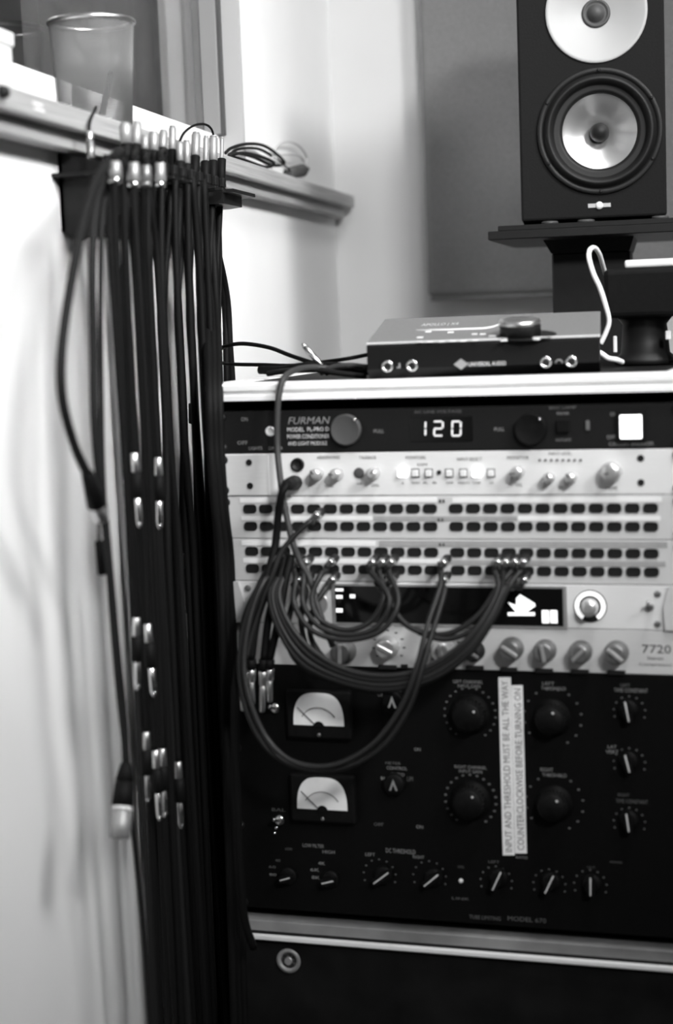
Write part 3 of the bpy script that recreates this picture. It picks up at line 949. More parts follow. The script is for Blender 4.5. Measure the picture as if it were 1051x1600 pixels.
for px, py in ((605, 572), (643.5, 571), (852.5, 566), (892.5, 565)):
    c = onplane(px, py, IF)
    jk = it.part('jack_ring', MB().lathe([(0.0060, 0), (0.0060, 0.002), (0.0050, 0.0026), (0.0036, 0.0024), (0.0034, 0.0004), (0.0005, 0.0004)], (c.x, 0, c.z), (0, -1, 0), 24), 'chrome')
    it.part('jack_bore', MB().lathe([(0.0034, 0.0004), (0.0034, 0.0010), (0.0005, 0.0010)], (c.x, 0, c.z), (0, -1, 0), 16), 'rubber', jk)
for px, py in ((624, 572), (873, 566)):
    c = onplane(px, py, IF)
    g = MB()
    g.tube([(c.x + 0.0034 * math.cos(math.pi * k / 8), -0.0004, c.z - 0.001 + 0.0034 * math.sin(math.pi * k / 8)) for k in range(9)], 0.0007, 5) if px > 800 else g.box(c.x - 0.0008, c.x + 0.0008, -0.0006, 0, c.z - 0.001, c.z + 0.003).box(c.x - 0.003, c.x + 0.001, -0.0006, 0, c.z - 0.002, c.z - 0.0006)
    it.part('jack_symbol', g, GP)
c = onplane(720, 569, IF)
it.part('logo', MB().prism([(c.x - 0.0075, -0.0007, c.z), (c.x, -0.0007, c.z + 0.0055), (c.x + 0.0075, -0.0007, c.z), (c.x, -0.0007, c.z - 0.0055)], (0, 0.0007, 0)), GP)
a = onplane(732, 572.5, IF); b_ = onplane(790, 570.5, IF); h = onplane(732, 566, IF)
it.part('lettering', text_mb('UNIVERSAL AUDIO', (a.x, -0.0004, a.z), (b_.x - a.x, 0, b_.z - a.z), (0, 0, h.z - a.z)), WP)


# ================================================================== SPEAKER AND STAND
YS = 2.20
sb = (atY(815, 344, YS) + atY(1042, 338, YS)) / 2
SP = Matrix.Translation(sb) @ Matrix.Rotation(math.radians(4.0), 4, 'Z')
SW = (atY(1042, 338, YS) - atY(815, 344, YS)).length / 2
sp = Thing('studio_speaker', 'black two-way studio speaker with white waveguide and silver woofer cone', 'speaker', (0, 0.14, 0), SP)
SH = 0.375
sp.part('cabinet', MB().box(-SW, SW, 0.0, 0.285, 0.0, SH, 0.003, 2), 'speaker_paint')
c = onplane(936.5, 205, SP)
K = 2 * SW / 228.0       # metres per pixel on the baffle
R = 98 * K
wo = sp.part('woofer_frame', open_lathe([(R, 0.0), (R, 0.003), (R * 0.985, 0.0045), (R * 0.93, 0.0045), (R * 0.915, 0.003), (R * 0.90, 0.002)], (c.x, 0, c.z), (0, -1, 0), 64), 'rubber')
su = []
for k in range(13):
    t = k / 12
    su.append((R * (0.905 - 0.17 * t), 0.002 + 0.0085 * math.sin(math.pi * t)))
su += [(R * 0.72, 0.0005), (R * 0.66, 0.0045), (R * 0.62, 0.0005), (R * 0.585, -0.002)]
sp.part('woofer_surround', open_lathe(su, (c.x, 0, c.z), (0, -1, 0), 64), 'rubber', wo)
sp.part('woofer_cone', open_lathe([(R * 0.595, -0.0010), (R * 0.57, -0.0022), (R * 0.55, -0.0030), (R * 0.40, -0.009), (R * 0.25, -0.017), (R * 0.13, -0.022)], (c.x, 0.0, c.z), (0, -1, 0), 64), 'cone_metal', wo)
sp.part('phase_plug', MB().lathe([(R * 0.16, -0.0225), (R * 0.15, -0.012), (R * 0.125, -0.006), (R * 0.07, -0.002), (R * 0.01, -0.001)], (c.x, 0, c.z), (0, -1, 0), 32), 'rubber', wo)
# cut-out behind the cone: dark basket ring so the cone sits in a recess
for k in range(6):
    a = math.radians(30 + 60 * k)
    sp.part('frame_screw', MB().lathe([(0.0022, 0.0045), (0.0022, 0.0056), (0.001, 0.006)], (c.x + R * 0.955 * math.cos(a), 0, c.z + R * 0.955 * math.sin(a)), (0, -1, 0), 10), 'black_metal', wo)
c = onplane(931, 18, SP)
R2 = 79 * K
wg = sp.part('waveguide', open_lathe([(R2, 0.0), (R2, 0.002), (R2 * 0.985, 0.003), (R2 * 0.93, 0.0022), (R2 * 0.7, -0.0045), (R2 * 0.45, -0.010), (R2 * 0.27, -0.0135)], (c.x, 0, c.z), (0, -1, 0), 64), 'waveguide_white')
tw = sp.part('tweeter', MB().lathe([(R2 * 0.29, -0.0155), (R2 * 0.28, -0.0115), (R2 * 0.25, -0.0100), (R2 * 0.22, -0.0112), (R2 * 0.19, -0.0125), (R2 * 0.17, -0.0115), (R2 * 0.12, -0.0060), (R2 * 0.06, -0.0035), (R2 * 0.005, -0.0030)], (c.x, 0, c.z), (0, -1, 0), 40), 'rubber_grey')
a = onplane(936, 321, SP)
bg = sp.part('badge', MB().box(a.x - 18 * K, a.x + 18 * K, -0.0014, 0.0, a.z - 3.4 * K, a.z + 3.4 * K, 0.0004, 1), 'alu_knob')
sp.part('badge_emblem', MB().lathe([(6 * K, 0.0010), (6 * K, 0.0022), (2 * K, 0.0026)], (a.x, 0, a.z), (0, -1, 0), 20), 'white_plastic', bg)
# real recesses for the drivers
cab = [o for o in sp.e.children if o.name.startswith('cabinet')][0]
for cc, rr, dd in ((onplane(936.5, 205, SP), R * 0.60, 0.03), (onplane(931, 18, SP), R2 * 0.90, 0.022)):
    cut = bpy.data.objects.new('cutter', MB().cyl((cc.x, -0.02, cc.z), (cc.x, dd, cc.z), rr, n=48).mesh('cutter', 'rubber', sp.base))
    COL.objects.link(cut)
    cut.parent = sp.e
    bo = cab.modifiers.new('recess', 'BOOLEAN')
    bo.operation = 'DIFFERENCE'
    bo.solver = 'EXACT'
    bo.object = cut
    bpy.context.view_layer.update()
    dg = bpy.context.evaluated_depsgraph_get()
    me = bpy.data.meshes.new_from_object(cab.evaluated_get(dg))
    cab.modifiers.clear()
    cab.data = me
    bpy.data.objects.remove(cut)

PT = sb.z - 0.001
st = Thing('speaker_stand', 'black metal speaker stand with flat plate behind the rack', 'speaker stand', (sb.x, YS + 0.14, 0))
px0 = atY(766, 362, YS + 0.0).x
st.part('top_plate', MB().box(px0, sb.x + (sb.x - px0) + 0.02, YS - 0.03, YS + 0.30, PT - 0.022, PT - 0.011, 0.001, 1), 'black_metal')
st.part('upper_plate', MB().box(px0 + 0.012, sb.x + (sb.x - px0) + 0.01, YS - 0.02, YS + 0.29, PT - 0.011, PT - 0.004, 0.001, 1), 'black_metal')
for px in (857, 914, 1031):
    x = atY(px, 354, YS - 0.02).x
    st.part('isolation_foot', MB().lathe([(0.011, 0), (0.011, 0.003), (0.009, 0.0039)], (x, YS + 0.0, PT - 0.004), (0, 0, 1), 16), 'rubber_grey')
c0 = atY(862, 420, YS + 0.06).x
c1 = atY(984, 420, YS + 0.06).x
st.part('bracket', MB().prism([(c0 - 0.010, YS + 0.05, PT - 0.022), (c1 + 0.006, YS + 0.05, PT - 0.022), (c1, YS + 0.05, PT - 0.040), (c0, YS + 0.05, PT - 0.040)], (0, 0.16, 0)), 'black_metal')
st.part('column', MB().box(c0, c1, YS + 0.06, YS + 0.18, 0.02, PT - 0.04, 0.002, 1), 'black_metal')
st.part('base_plate', MB().box(sb.x - 0.14, sb.x + 0.14, YS - 0.02, YS + 0.30, 0.0, 0.02, 0.002, 1), 'black_metal')

# ================================================================== BLACK BOX ON ITS PEDESTAL
def rkw(px, py, w_):
    return rk(px, py, w_)
bw = 0.20
tlb = rk(941, 421, bw)
blb = rk(943, 498, bw)
bx = Thing('black_box', 'small black box on a round pedestal at the right of the rack top', 'box', (tlb.x + 0.06, bw + 0.05, ZTOP), RK)
bx.part('body', MB().box(tlb.x, tlb.x + 0.125, bw, bw + 0.10, blb.z, tlb.z, 0.006, 3), 'black_plastic')
ped = rk(1000, 540, bw + 0.04)
bx.part('pedestal', MB().lathe([(0.034, 0.0), (0.034, 0.006), (0.027, 0.012), (0.024, blb.z - ZTOP - 0.008), (0.030, blb.z - ZTOP)], (ped.x + 0.004, bw + 0.05, ZTOP), (0, 0, 1), 28), 'rubber')
bx.part('side_clip', MB().box(ped.x - 0.026, ped.x - 0.022, bw + 0.012, bw + 0.016, ZTOP + 0.014, ZTOP + 0.032, 0.0008, 1), 'white_plastic')
bx.part('side_clip', MB().box(ped.x + 0.040, ped.x + 0.052, bw + 0.01, bw + 0.03, ZTOP + 0.008, ZTOP + 0.04, 0.003, 2), 'white_plastic')
bx.part('side_clip', MB().box(ped.x + 0.030, ped.x + 0.036, bw + 0.012, bw + 0.016, ZTOP + 0.026, ZTOP + 0.036, 0.001, 1), 'white_plastic')
sl = rk(974, 415, bw)
solo_o = Thing('white_slab', 'thin white slab lying on top of the small black box', 'slab', (sl.x + 0.06, bw + 0.04, tlb.z), RK)
solo_o.part('slab', MB().box(sl.x, sl.x + 0.14, bw + 0.004, bw + 0.085, tlb.z + 0.0002, tlb.z + 0.0088, 0.0030, 3), 'white_plastic')

CORDS = []

def cord(name, label, cat, pts, r, m, F=None, group=None, n=8, step=8):
    P = curve_pts(pts, step)
    base = min(P, key=lambda p: p.z)
    t = Thing(name, label, cat, base, F, group)
    t.part('cord', MB().tube(P, r, n), m)
    return t, P

def seg(p0, p1, spans, t, parent=None):
    """Stepped connector between two points. spans: (name, mat, s0, s1, r0, r1)."""
    p0, p1 = Vector(p0), Vector(p1)
    d = p1 - p0
    for nm, m, s0, s1, r0, r1 in spans:
        a_, b2 = p0 + d * s0, p0 + d * s1
        L = (b2 - a_).length
        e_ = min(0.0008, L * 0.15)
        t.part(nm, MB().lathe([(r0 * 0.8, 0), (r0, e_), (r1, L - e_), (r1 * 0.8, L)], a_, d, 16), m, parent)

t, P = cord('white_cable', 'white cable looping up beside the small black box', 'cable',
            [rk(x, y, w_) for x, y, w_ in ((949, 440, .30), (943, 420, .27), (936, 397, .24), (928, 387, .22), (921, 391, .20), (920, 404, .19), (927, 428, .185), (937, 450, .185), (946, 478, .188), (951, 502, .19), (946, 520, .19), (938, 537, .19))]
            , 0.0027, 'cord_white', RK)
t, P = cord('white_plug_cable', 'short white cable end lying behind the audio interface', 'cable',
            [rk(x, y, w_) for x, y, w_ in ((930, 548, .19), (940, 553, .19), (950, 560, .19), (962, 562, .19), (972, 566, .2))], 0.0030, 'cord_white', RK)

# ================================================================== CABLES LYING ON THE RACK TOP
zt = ZTOP + 0.0035
def top(px, py, lift=0.0):
    """pixel -> point on the rack top (rack frame), lifted."""
    Mi = RK.inverted()
    c_ = Mi @ CAM
    v_ = Mi.to_3x3() @ ray(px, py)
    p = c_ + v_ * ((zt + lift - c_.z) / v_.z)
    return p
cord('thin_black_cable', 'thin black cable arching from the hanging bundle to the audio interface', 'cable',
     [rk(x, y, w_) for x, y, w_ in ((341, 548, .28), (352, 541, .26), (380, 537, .22), (420, 543, .18), (455, 556, .14), (490, 567, .11), (530, 574, .09), (572, 578, .10))], 0.0024, 'cord_black', RK)
cord('thin_black_cable', 'thin black cable running level across to the interface below the arching one', 'cable',
     [rk(x, y, w_) for x, y, w_ in ((343, 566, .28), (360, 569, .26), (410, 570, .2), (460, 571, .15), (510, 565, .12), (545, 560, .10), (580, 553, .13))], 0.0022, 'cord_black', RK)
cord('fat_black_cable', 'fat black cable with blunt end lying behind the silver jack plug', 'cable',
     [rk(x, y, w_) for x, y, w_ in ((405, 578, .10), (440, 578, .095), (480, 572, .09), (530, 573, .085), (580, 580, .09))], 0.0046, 'cord_black', RK)
cord('black_cable', 'black cable lying nearest the front edge of the rack top', 'cable',
     [rk(x, y, w_) for x, y, w_ in ((418, 584, .07), (445, 580, .06), (490, 578, .05), (530, 583, .045), (572, 588, .05))], 0.0030, 'cord_dark', RK)
cord('black_cable', 'grey cable entering the side of the interface on the rack', 'cable',
     [rk(x, y, w_) for x, y, w_ in ((500, 583, .05), (520, 574, .05), (545, 571, .05), (568, 573, .06), (590, 575, .09))], 0.0030, 'cord_grey', RK)
t = Thing('jack_plug', 'silver jack plug pointing up off the cables on the rack top', 'plug', rk(503, 572, .07), RK)
seg(rk(503, 572, .07), rk(472, 537, .07), [('plug_boot', 'cord_black', -0.35, 0.02, 0.0035, 0.0045), ('plug_shaft', 'chrome', 0.0, 0.86, 0.0034, 0.0028), ('plug_tip', 'chrome', 0.86, 1.0, 0.0028, 0.0012)], t)
t = Thing('jack_plug', 'small silver plug poking out beside the interface', 'plug', rk(556, 575, .07), RK)
seg(rk(552, 571, .06), rk(574, 576, .06), [('plug_body', 'nickel', 0, 0.7, 0.0030, 0.0034), ('plug_collar', 'rubber', 0.7, 1.0, 0.0042, 0.0042)], t)
cord('grey_cable', 'grey cable dropping over the rack front into the patchbay', 'cable',
     [rk(x, y, w_) for x, y, w_ in ((520, 577, .06), (490, 574, .045), (462, 578, .02), (444, 590, -.010), (436, 615, -.018), (433, 650, -.02), (433, 700, -.022), (438, 750, -.03), (446, 800, -.035), (458, 850, -.04), (470, 880, -.04), (484, 905, -.045), (500, 960, -.055), (520, 1010, -.05))], 0.0033, 'cord_grey', RK)

# ================================================================== PATCH CABLES
def patch(label, pts, m='cord_patch', r=0.0029, plug0=True, plug1=False, group='patch cables on the lower patchbay'):
    """pts: (px, py, w). The first (and last) point is a jack: a plug sticks out of it."""
    P = [rk(*p) for p in pts]
    first, last = P[0].copy(), P[-1].copy()
    body = list(P)
    ext = []
    if plug0:
        h0 = Vector((first.x, -0.002, first.z))
        h1 = Vector((first.x, -0.030, first.z - 0.004))
        body = [h1 + Vector((0, -0.006, -0.004))] + body[1:]
        ext.append((h0, h1))
    if plug1:
        h0 = Vector((last.x, -0.002, last.z))
        h1 = Vector((last.x, -0.030, last.z - 0.004))
        body = body[:-1] + [h1 + Vector((0, -0.006, -0.004))]
        ext.append((h0, h1))
    t, _ = cord('patch_cable', label, 'cable', body, r, m, RK, group)
    for h0, h1 in ext:
        seg(h0, h1, [('plug_sleeve', 'chrome', 0.0, 0.16, 0.0031, 0.0031), ('plug_body', 'cord_patch', 0.16, 0.62, 0.0046, 0.0046), ('plug_collar', 'chrome', 0.62, 0.92, 0.0046, 0.0040), ('strain_relief', 'cord_patch', 0.92, 1.35, 0.0032, 0.0028)], t)  # chrome collar added to imitate the highlight on the plug barrel
    return t

R1Y, R2Y = 869, 896
# U loops between the left group and the middle group
patch('patch cable of the left cluster looping to the middle jacks, innermost', [(527, R1Y, 0), (500, 900, -.05), (487, 935, -.06), (500, 968, -.065), (540, 984, -.065), (580, 970, -.06), (600, 930, -.055), (606, R1Y, 0)], plug1=True)
patch('patch cable of the left cluster looping to the middle jacks, second out', [(488, R1Y, 0), (474, 905, -.05), (474, 945, -.06), (500, 980, -.07), (545, 992, -.07), (590, 978, -.065), (608, 935, -.06), (591, R1Y, 0)], plug1=True)
patch('patch cable of the left cluster looping to the middle jacks, outermost', [(475, R1Y, 0), (462, 905, -.055), (460, 945, -.065), (488, 985, -.075), (540, 1000, -.075), (596, 985, -.07), (622, 940, -.06), (620, R1Y, 0)], plug1=True)
patch('patch cable swinging from the middle jacks over to the far cluster', [(620, R2Y, 0), (606, 930, -.05), (626, 968, -.06), (664, 992, -.065), (704, 998, -.065), (750, 975, -.06), (788, 925, -.05), (824, R1Y, 0)], plug1=True)
patch('patch cable swinging just above it to the far cluster', [(604, R2Y - 2, 0), (603, 930, -.05), (615, 958, -.055), (650, 985, -.06), (700, 990, -.06), (746, 962, -.055), (780, 915, -.045), (811, R1Y, 0)], plug1=True)
# far cluster drooping left in a wide arc below the 7720
for k, (x0, yy, dy, lab) in enumerate(((784, R1Y, 0, 'wide low patch cable arc from the far cluster, uppermost'), (797, R1Y, 7, 'wide low patch cable arc from the far cluster, second'), (812, R2Y, 14, 'wide low patch cable arc from the far cluster, third'), (825, R2Y, 21, 'wide low patch cable arc from the far cluster, lowest'))):
    o_ = k * 5
    patch(lab, [(x0, yy, 0), (778 + o_, 920, -.05), (756 + o_, 965, -.065), (720 + o_, 1008 + dy * .5, -.075), (670 + o_ * .6, 1042 + dy * .8, -.08), (610, 1056 + dy, -.085), (545, 1048 + dy, -.085), (490 - o_, 1018 + dy, -.08), (452 - o_, 975 + dy * .6, -.075), (436 - o_, 930, -.065), (446 - o_ * 0.5, 895, -.045), (449 + 0.4 * o_, 874, -.030)], m=('cord_patch', 'cord_dark', 'cord_patch', 'cord_dark')[k])
# one big ring reaching down past the upper meter
patch('largest patch cable ring reaching down past the upper meter', [(701, R2Y, 0), (694, 925, -.05), (676, 985, -.07), (657, 1050, -.085), (636, 1110, -.09), (595, 1168, -.095), (535, 1200, -.095), (470, 1200, -.09), (418, 1170, -.09), (385, 1110, -.09), (374, 1040, -.085), (384, 970, -.075), (404, 915, -.06), (430, 872, -.05), (449, 872, -.03)], m='cord_patch')
patch('second big patch cable ring just inside the largest', [(701, R1Y + 1, 0), (688, 915, -.05), (668, 975, -.075), (650, 1045, -.09), (625, 1108, -.095), (580, 1165, -.10), (520, 1196, -.10), (462, 1192, -.10), (420, 1158, -.095), (392, 1100, -.095), (381, 1035, -.09), (392, 960, -.08), (415, 905, -.065), (449, R2Y, 0)], plug1=True)
# left cluster, falling straight down
patch('patch cable hanging down from the left cluster past the converter', [(476, R2Y, 0), (462, 925, -.05), (450, 975, -.06), (455, 1020, -.065), (485, 1050, -.07), (530, 1066, -.07), (570, 1078, -.065), (612, 1082, -.06)], m='cord_dark')
patch('patch cable hanging down from the left cluster, next to it', [(489, R2Y, 0), (478, 925, -.05), (470, 970, -.06), (482, 1020, -.06), (505, 1042, -.065), (560, 1062, -.065), (640, 1065, -.06), (715, 1025, -.06), (756, 985, -.055)], m='cord_dark')
patch('patch cable leaning left out of the lower row beside the display', [(529, R2Y, 0), (508, 920, -.045), (490, 950, -.055), (484, 990, -.06), (500, 1022, -.06), (520, 1040, -.06)])
patch('grey patch cable plugged into the upper patchbay', [(505, 797, 0), (484, 815, -.045), (462, 835, -.05), (440, 862, -.055), (425, 900, -.06), (400, 965, -.065), (384, 1030, -.07)], m='cord_patch', group='patch cables on the upper patchbay')
# black headphone plug in the monitor controller
t, _ = cord('headphone_cable', 'black cable with thick plug in the silver monitor controller', 'cable',
            [rk(x, y, w_) for x, y, w_ in ((449, 757, -.045), (440, 772, -.05), (434, 810, -.045), (430, 850, -.045), (420, 890, -.055), (402, 940, -.065), (385, 990, -.07), (372, 1040, -.075), (366, 1110, -.08), (370, 1250, -.07), (380, 1420, -.06), (396, 1482, -.05))], 0.0042, 'cord_black', RK)
hp = rk(462, 754)
seg((hp.x, -0.001, hp.z), rk(449, 757, -.046), [('plug_collar', 'nickel', 0, 0.14, 0.0058, 0.0058), ('plug_body', 'cord_dark', 0.14, 1.0, 0.0080, 0.0060)], t)
# fat dark cables at the left of the converter
for i, (x0, x1, x2, x3, lab) in enumerate(((432, 412, 384, 377, 'dark cable slanting across the converter to the left, front'), (440, 424, 402, 392, 'dark cable slanting across the converter to the left, behind'), (446, 436, 420, 412, 'dark cable hanging steeply left of the converter display'), (455, 446, 436, 421, 'dark cable hanging closest to the converter display'))):
    t, P = cord('drop_cable', lab, 'cable', [rk(x, y, w_) for x, y, w_ in ((x0, 868, -.028 - .003 * i), (x1, 905, -.05), (x2, 965, -.06), (x3, 1030, -.065))], 0.0042, 'cord_black', RK)
    a_, b2 = rk(x3, 1030, -.065), rk(x3 + (3, 2, -3, 0)[i], (1110, 1100, 1112, 1096)[i], -.06)
    seg(a_, b2, [('plug_body', 'cord_black', 0, 0.22, 0.0052, 0.0052), ('plug_collar', 'nickel', 0.22, 0.5, 0.0046, 0.0040), ('plug_shaft', 'nickel', 0.5, 1.0, 0.0032, 0.0030)], t)

# ================================================================== WALL CABLE HANGER
PZ = 1.047
XO = 0.100
YN, YF = 1.545, 1.965
hg = Thing('cable_hanger', 'black slotted metal cable hanger fixed under the window ledge', 'cable hanger', (0.0, (YN + YF) / 2, PZ))
SLOTS = []
cm = MB()
ns = 10
pitch = 0.030
for i in range(ns + 1):
    y = YN + i * pitch
    if i < ns:
        cm2 = MB().box(0.030, XO - 0.004, y, y + pitch * 0.42, PZ - 0.004, PZ, 0.0008, 1)
        f_ = hg.part('finger', cm2, 'black_metal')
        hg.part('finger_tip', MB().box(XO - 0.008, XO - 0.003, y, y + pitch * 0.42, PZ, PZ + 0.010, 0.0008, 1), 'black_metal', f_)
        SLOTS.append(y + pitch * 0.71)
yl = YN + ns * pitch
hg.part('end_plate', MB().prism([(0.0, yl, PZ - 0.004), (XO, yl, PZ - 0.004), (XO, YF - 0.022, PZ - 0.004), (XO - 0.022, YF, PZ - 0.004), (0.0, YF, PZ - 0.004)], (0, 0, 0.004)).prism([(0.004, yl, PZ - 0.016), (XO - 0.012, yl, PZ - 0.016), (XO - 0.012, YF - 0.040, PZ - 0.016), (XO - 0.034, YF - 0.016, PZ - 0.016), (0.004, YF - 0.016, PZ - 0.016)], (0, 0, 0.012)), 'black_metal')
hg.part('spine', MB().box(0.0, 0.030, YN, yl, PZ - 0.004, PZ, 0.0005, 1), 'black_metal')
hg.part('wall_flange', MB().box(0.0, 0.004, YN + 0.020, YF, PZ - 0.055, ZL - 0.037), 'black_metal')
hg.part('end_gusset', MB().prism([(0.0, YN + 0.020, ZL - 0.037), (XO - 0.01, YN + 0.020, PZ), (XO - 0.02, YN + 0.020, PZ - 0.03), (0.02, YN + 0.020, PZ - 0.065), (0.0, YN + 0.020, PZ - 0.055)], (0, 0.004, 0)), 'black_metal')

# ================================================================== HANGING CABLES
GAPS = ((209, 8.5), (244, 7.5), (268, 10.5), (288, 10.0), (306, 7.8), (321, 6.5), (196.5, 0))

def spread_px(px):
    """Where a cable hangs in the upper half of the bundle: gaps of bare wall stay open there."""
    for g, h_ in GAPS:
        if abs(px - g) < h_:
            return g + h_ if px >= g else g - h_
    return px

def hang_pts(px, X, z_end, sway, ph, py=500):
    p = atX(px, py, X)
    q = atX(spread_px(px), py, X)
    out = []
    z0 = PZ + 0.004
    n_ = 16
    for i in range(n_ + 1):
        t_ = i / n_
        z = z0 + (z_end - z0) * t_
        k_ = min(1.0, max(0.0, (0.80 - z) / 0.14))          # gathers below the rack top
        k_ = k_ * k_ * (3 - 2 * k_)
        a_ = min(1.0, max(0.0, (1.03 - z) / 0.07))
        a_ = a_ * a_ * (3 - 2 * a_)
        yy = p.y + (q.y - p.y) * a_ * (1 - k_)
        s_ = math.sin(t_ * 5.0 + ph) * sway * (0.15 + 0.85 * k_) * min(1, t_ * 4)
        out.append(Vector((p.x + 0.35 * math.sin(t_ * 4 + ph * 1.7) * sway, yy + s_, z)))
    return out

PLUGSPAN = [('plug_sleeve', 'nickel', 0.0, 0.26, 0.0036, 0.0040), ('plug_body', 'cord_black', 0.26, 0.60, 0.0056, 0.0056), ('plug_shaft', 'chrome', 0.60, 0.93, 0.0032, 0.0032), ('plug_tip', 'chrome', 0.93, 1.0, 0.0030, 0.0014)]

def top_connector(t, p, h=0.052, silver=True, lean=(0, 0)):
    p1 = p + Vector((lean[0], lean[1], h))
    seg(p - Vector((0, 0, 0.012)), p1, [('boot', 'cord_black', 0.0, 0.48, 0.0055, 0.0090), ('shell', 'nickel' if silver else 'cord_black', 0.48, 1.0, 0.0092, 0.0092)], t)

HG = 'cables hanging from the wall hanger'
# silver connectors sitting on the hanger: pixel x, top y, bottom y, width, X
CONN = [(197, 191, 224, 15, .078), (213, 190, 226, 12, .078), (226, 211, 234, 9, .086), (240, 206, 236, 13, .076), (254, 204, 232, 11, .070), (269, 197, 234, 10, .070),
        (281, 222, 252, 10, .082), (292, 219, 256, 10, .080), (305, 207, 244, 13, .070), (321, 212, 252, 8, .078), (333, 212, 251, 13, .072), (346, 214, 248, 6, .070)]
# (pixel x at y=500, X, lower-end pixel y (None = floor), radius, material, index of connector)
rows = [
    (186, .088, None, .0034, 'cord_dark', None), (193, .078, None, .0034, 'cord_black', 0), (202, .099, 825, .0032, 'cord_black', None), (206, .050, None, .0032, 'cord_dark', None),
    (217, .078, None, .0036, 'cord_black', 1), (182, .094, 1085, .0032, 'cord_black', None), (207, .094, 1090, .0032, 'cord_black', None), (229, .086, None, .0038, 'cord_black', 2), (236, .076, None, .0034, 'cord_dark', 3),
    (240, .099, 826, .0032, 'cord_black', None), (248, .070, None, .0037, 'cord_black', 4), (190, .092, 1262, .0032, 'cord_black', None), (204, .090, 1288, .0032, 'cord_black', None), (219, .092, 1284, .0032, 'cord_black', None), (244, .092, 1298, .0032, 'cord_black', None), (260, .070, None, .0037, 'cord_black', 5),
    (275, .082, None, .0035, 'cord_black', 6), (280, .080, None, .0036, 'cord_black', 7), (296, .070, None, .0036, 'cord_black', 8), (301, .062, None, .0037, 'cord_dark', None),
    (312, .078, None, .0037, 'cord_black', 9), (318, .060, None, .0036, 'cord_black', None), (326, .072, None, .0038, 'cord_black', 10), (332, .058, None, .0036, 'cord_black', None), (338, .070, None, .0037, 'cord_black', 11),
    (203, .030, None, .0032, 'cord_dark', None), (233, .030, None, .0035, 'cord_black', None), (253, .032, None, .0035, 'cord_black', None), (288, .034, 702, .0032, 'cord_black', None),
    (306, .036, None, .0035, 'cord_black', None), (322, .034, None, .0035, 'cord_black', None), (269, .040, 960, .0032, 'cord_black', None), (330, .074, 1230, .0033, 'cord_dark', None),
    (214, .068, None, .0034, 'cord_black', None), (244, .052, None, .0034, 'cord_black', None), (261, .052, None, .0034, 'cord_black', None),
    (226, .052, None, .0034, 'cord_black', None), (238, .060, None, .0035, 'cord_black', None), (219, .040, None, .0034, 'cord_black', None), (278, .046, None, .0034, 'cord_black', None),
    (309, .094, None, .0040, 'cord_black', None), (303, .090, None, .0038, 'cord_black', None), (292, .020, None, .0036, 'cord_black', None), (284, .088, None, .0036, 'cord_black', None), (272, .022, None, .0036, 'cord_black', None), (266, .090, None, .0036, 'cord_black', None), (320, .092, None, .0040, 'cord_black', None), (329, .094, None, .0040, 'cord_black', None),
    (316, .048, None, .0034, 'cord_black', None), (335, .042, None, .0035, 'cord_black', None), (298, .046, None, .0034, 'cord_black', None), (342, .052, None, .0034, 'cord_black', None),
]
rows.sort(key=lambda q: q[0])
ORD = ['first', 'second', 'third', 'fourth', 'fifth', 'sixth', 'seventh', 'eighth', 'ninth', 'tenth', 'eleventh', 'twelfth', 'thirteenth', 'fourteenth', 'fifteenth', 'sixteenth',
       'seventeenth', 'eighteenth', 'nineteenth', 'twentieth', 'twenty-first', 'twenty-second', 'twenty-third', 'twenty-fourth', 'twenty-fifth', 'twenty-sixth', 'twenty-seventh', 'twenty-eighth', 'twenty-ninth', 'thirtieth',
       'thirty-first', 'thirty-second', 'thirty-third', 'thirty-fourth', 'thirty-fifth', 'thirty-sixth', 'thirty-seventh', 'thirty-eighth', 'thirty-ninth', 'fortieth', 'forty-first', 'forty-second', 'forty-third', 'forty-fourth', 'forty-fifth', 'forty-sixth', 'forty-seventh', 'forty-eighth', 'forty-ninth', 'fiftieth', 'fifty-first', 'fifty-second', 'fifty-third', 'fifty-fourth', 'fifty-fifth']
for i, (px, X, pe, r, m, ci) in enumerate(rows):
    ze = 0.02 if pe is None else atX(px + (pe - 500) * 0.045, pe, X).z
    ph = random.uniform(0, 6.28)
    pts = hang_pts(px, X, ze + (0.066 if pe else 0), random.uniform(.002, .006), ph)
    if pe is None:
        e_ = pts[-1]
        pts = pts[:-1] + [e_ + Vector((0, -0.004, 0.010)), e_ + Vector((-0.002, -0.03, -0.0155)), e_ + Vector((0.004, -0.07 - random.uniform(0, .05), -0.0155))]
    if ci is not None:
        cx_, y0_, y1_, wd_, CX_ = CONN[ci]
        lab = 'black cable with silver connector in the hanging bundle, %s from the left' % ORD[i]
    elif pe is not None:
        lab = 'black cable ending in a plug in the hanging bundle, %s from the left' % ORD[i]
    else:
        lab = 'plain black cable in the hanging bundle, %s from the left' % ORD[i]
    if ci is not None:
        cb_ = atX(cx_, y1_, CX_)
        ct_ = atX(cx_ + random.uniform(-2, 2), y0_, CX_)
        bt_ = cb_ + (cb_ - ct_).normalized() * 0.028
        pts = [bt_] + pts[2:]
    t, P = cord('hanging_cable', lab, 'cable', pts, r, m, None, HG, step=4)
    if pe is not None:
        e_ = pts[-1]
        seg(e_ + Vector((0, 0, 0.004)), e_ + Vector((random.uniform(-.004, .004), random.uniform(-.004, .004), -0.066)), PLUGSPAN, t)
    if ci is not None:
        rr = wd_ / 2 / 2600 * 2.0
        seg(bt_, cb_, [('boot', 'cord_black', 0.0, 1.0, max(.0045, rr * .8), max(.0055, rr))], t)
        seg(cb_, ct_, [('shell', 'connector', 0.0, 0.92, rr, rr), ('shell_rim', 'connector', 0.92, 1.0, rr * .8, rr * .8)], t)

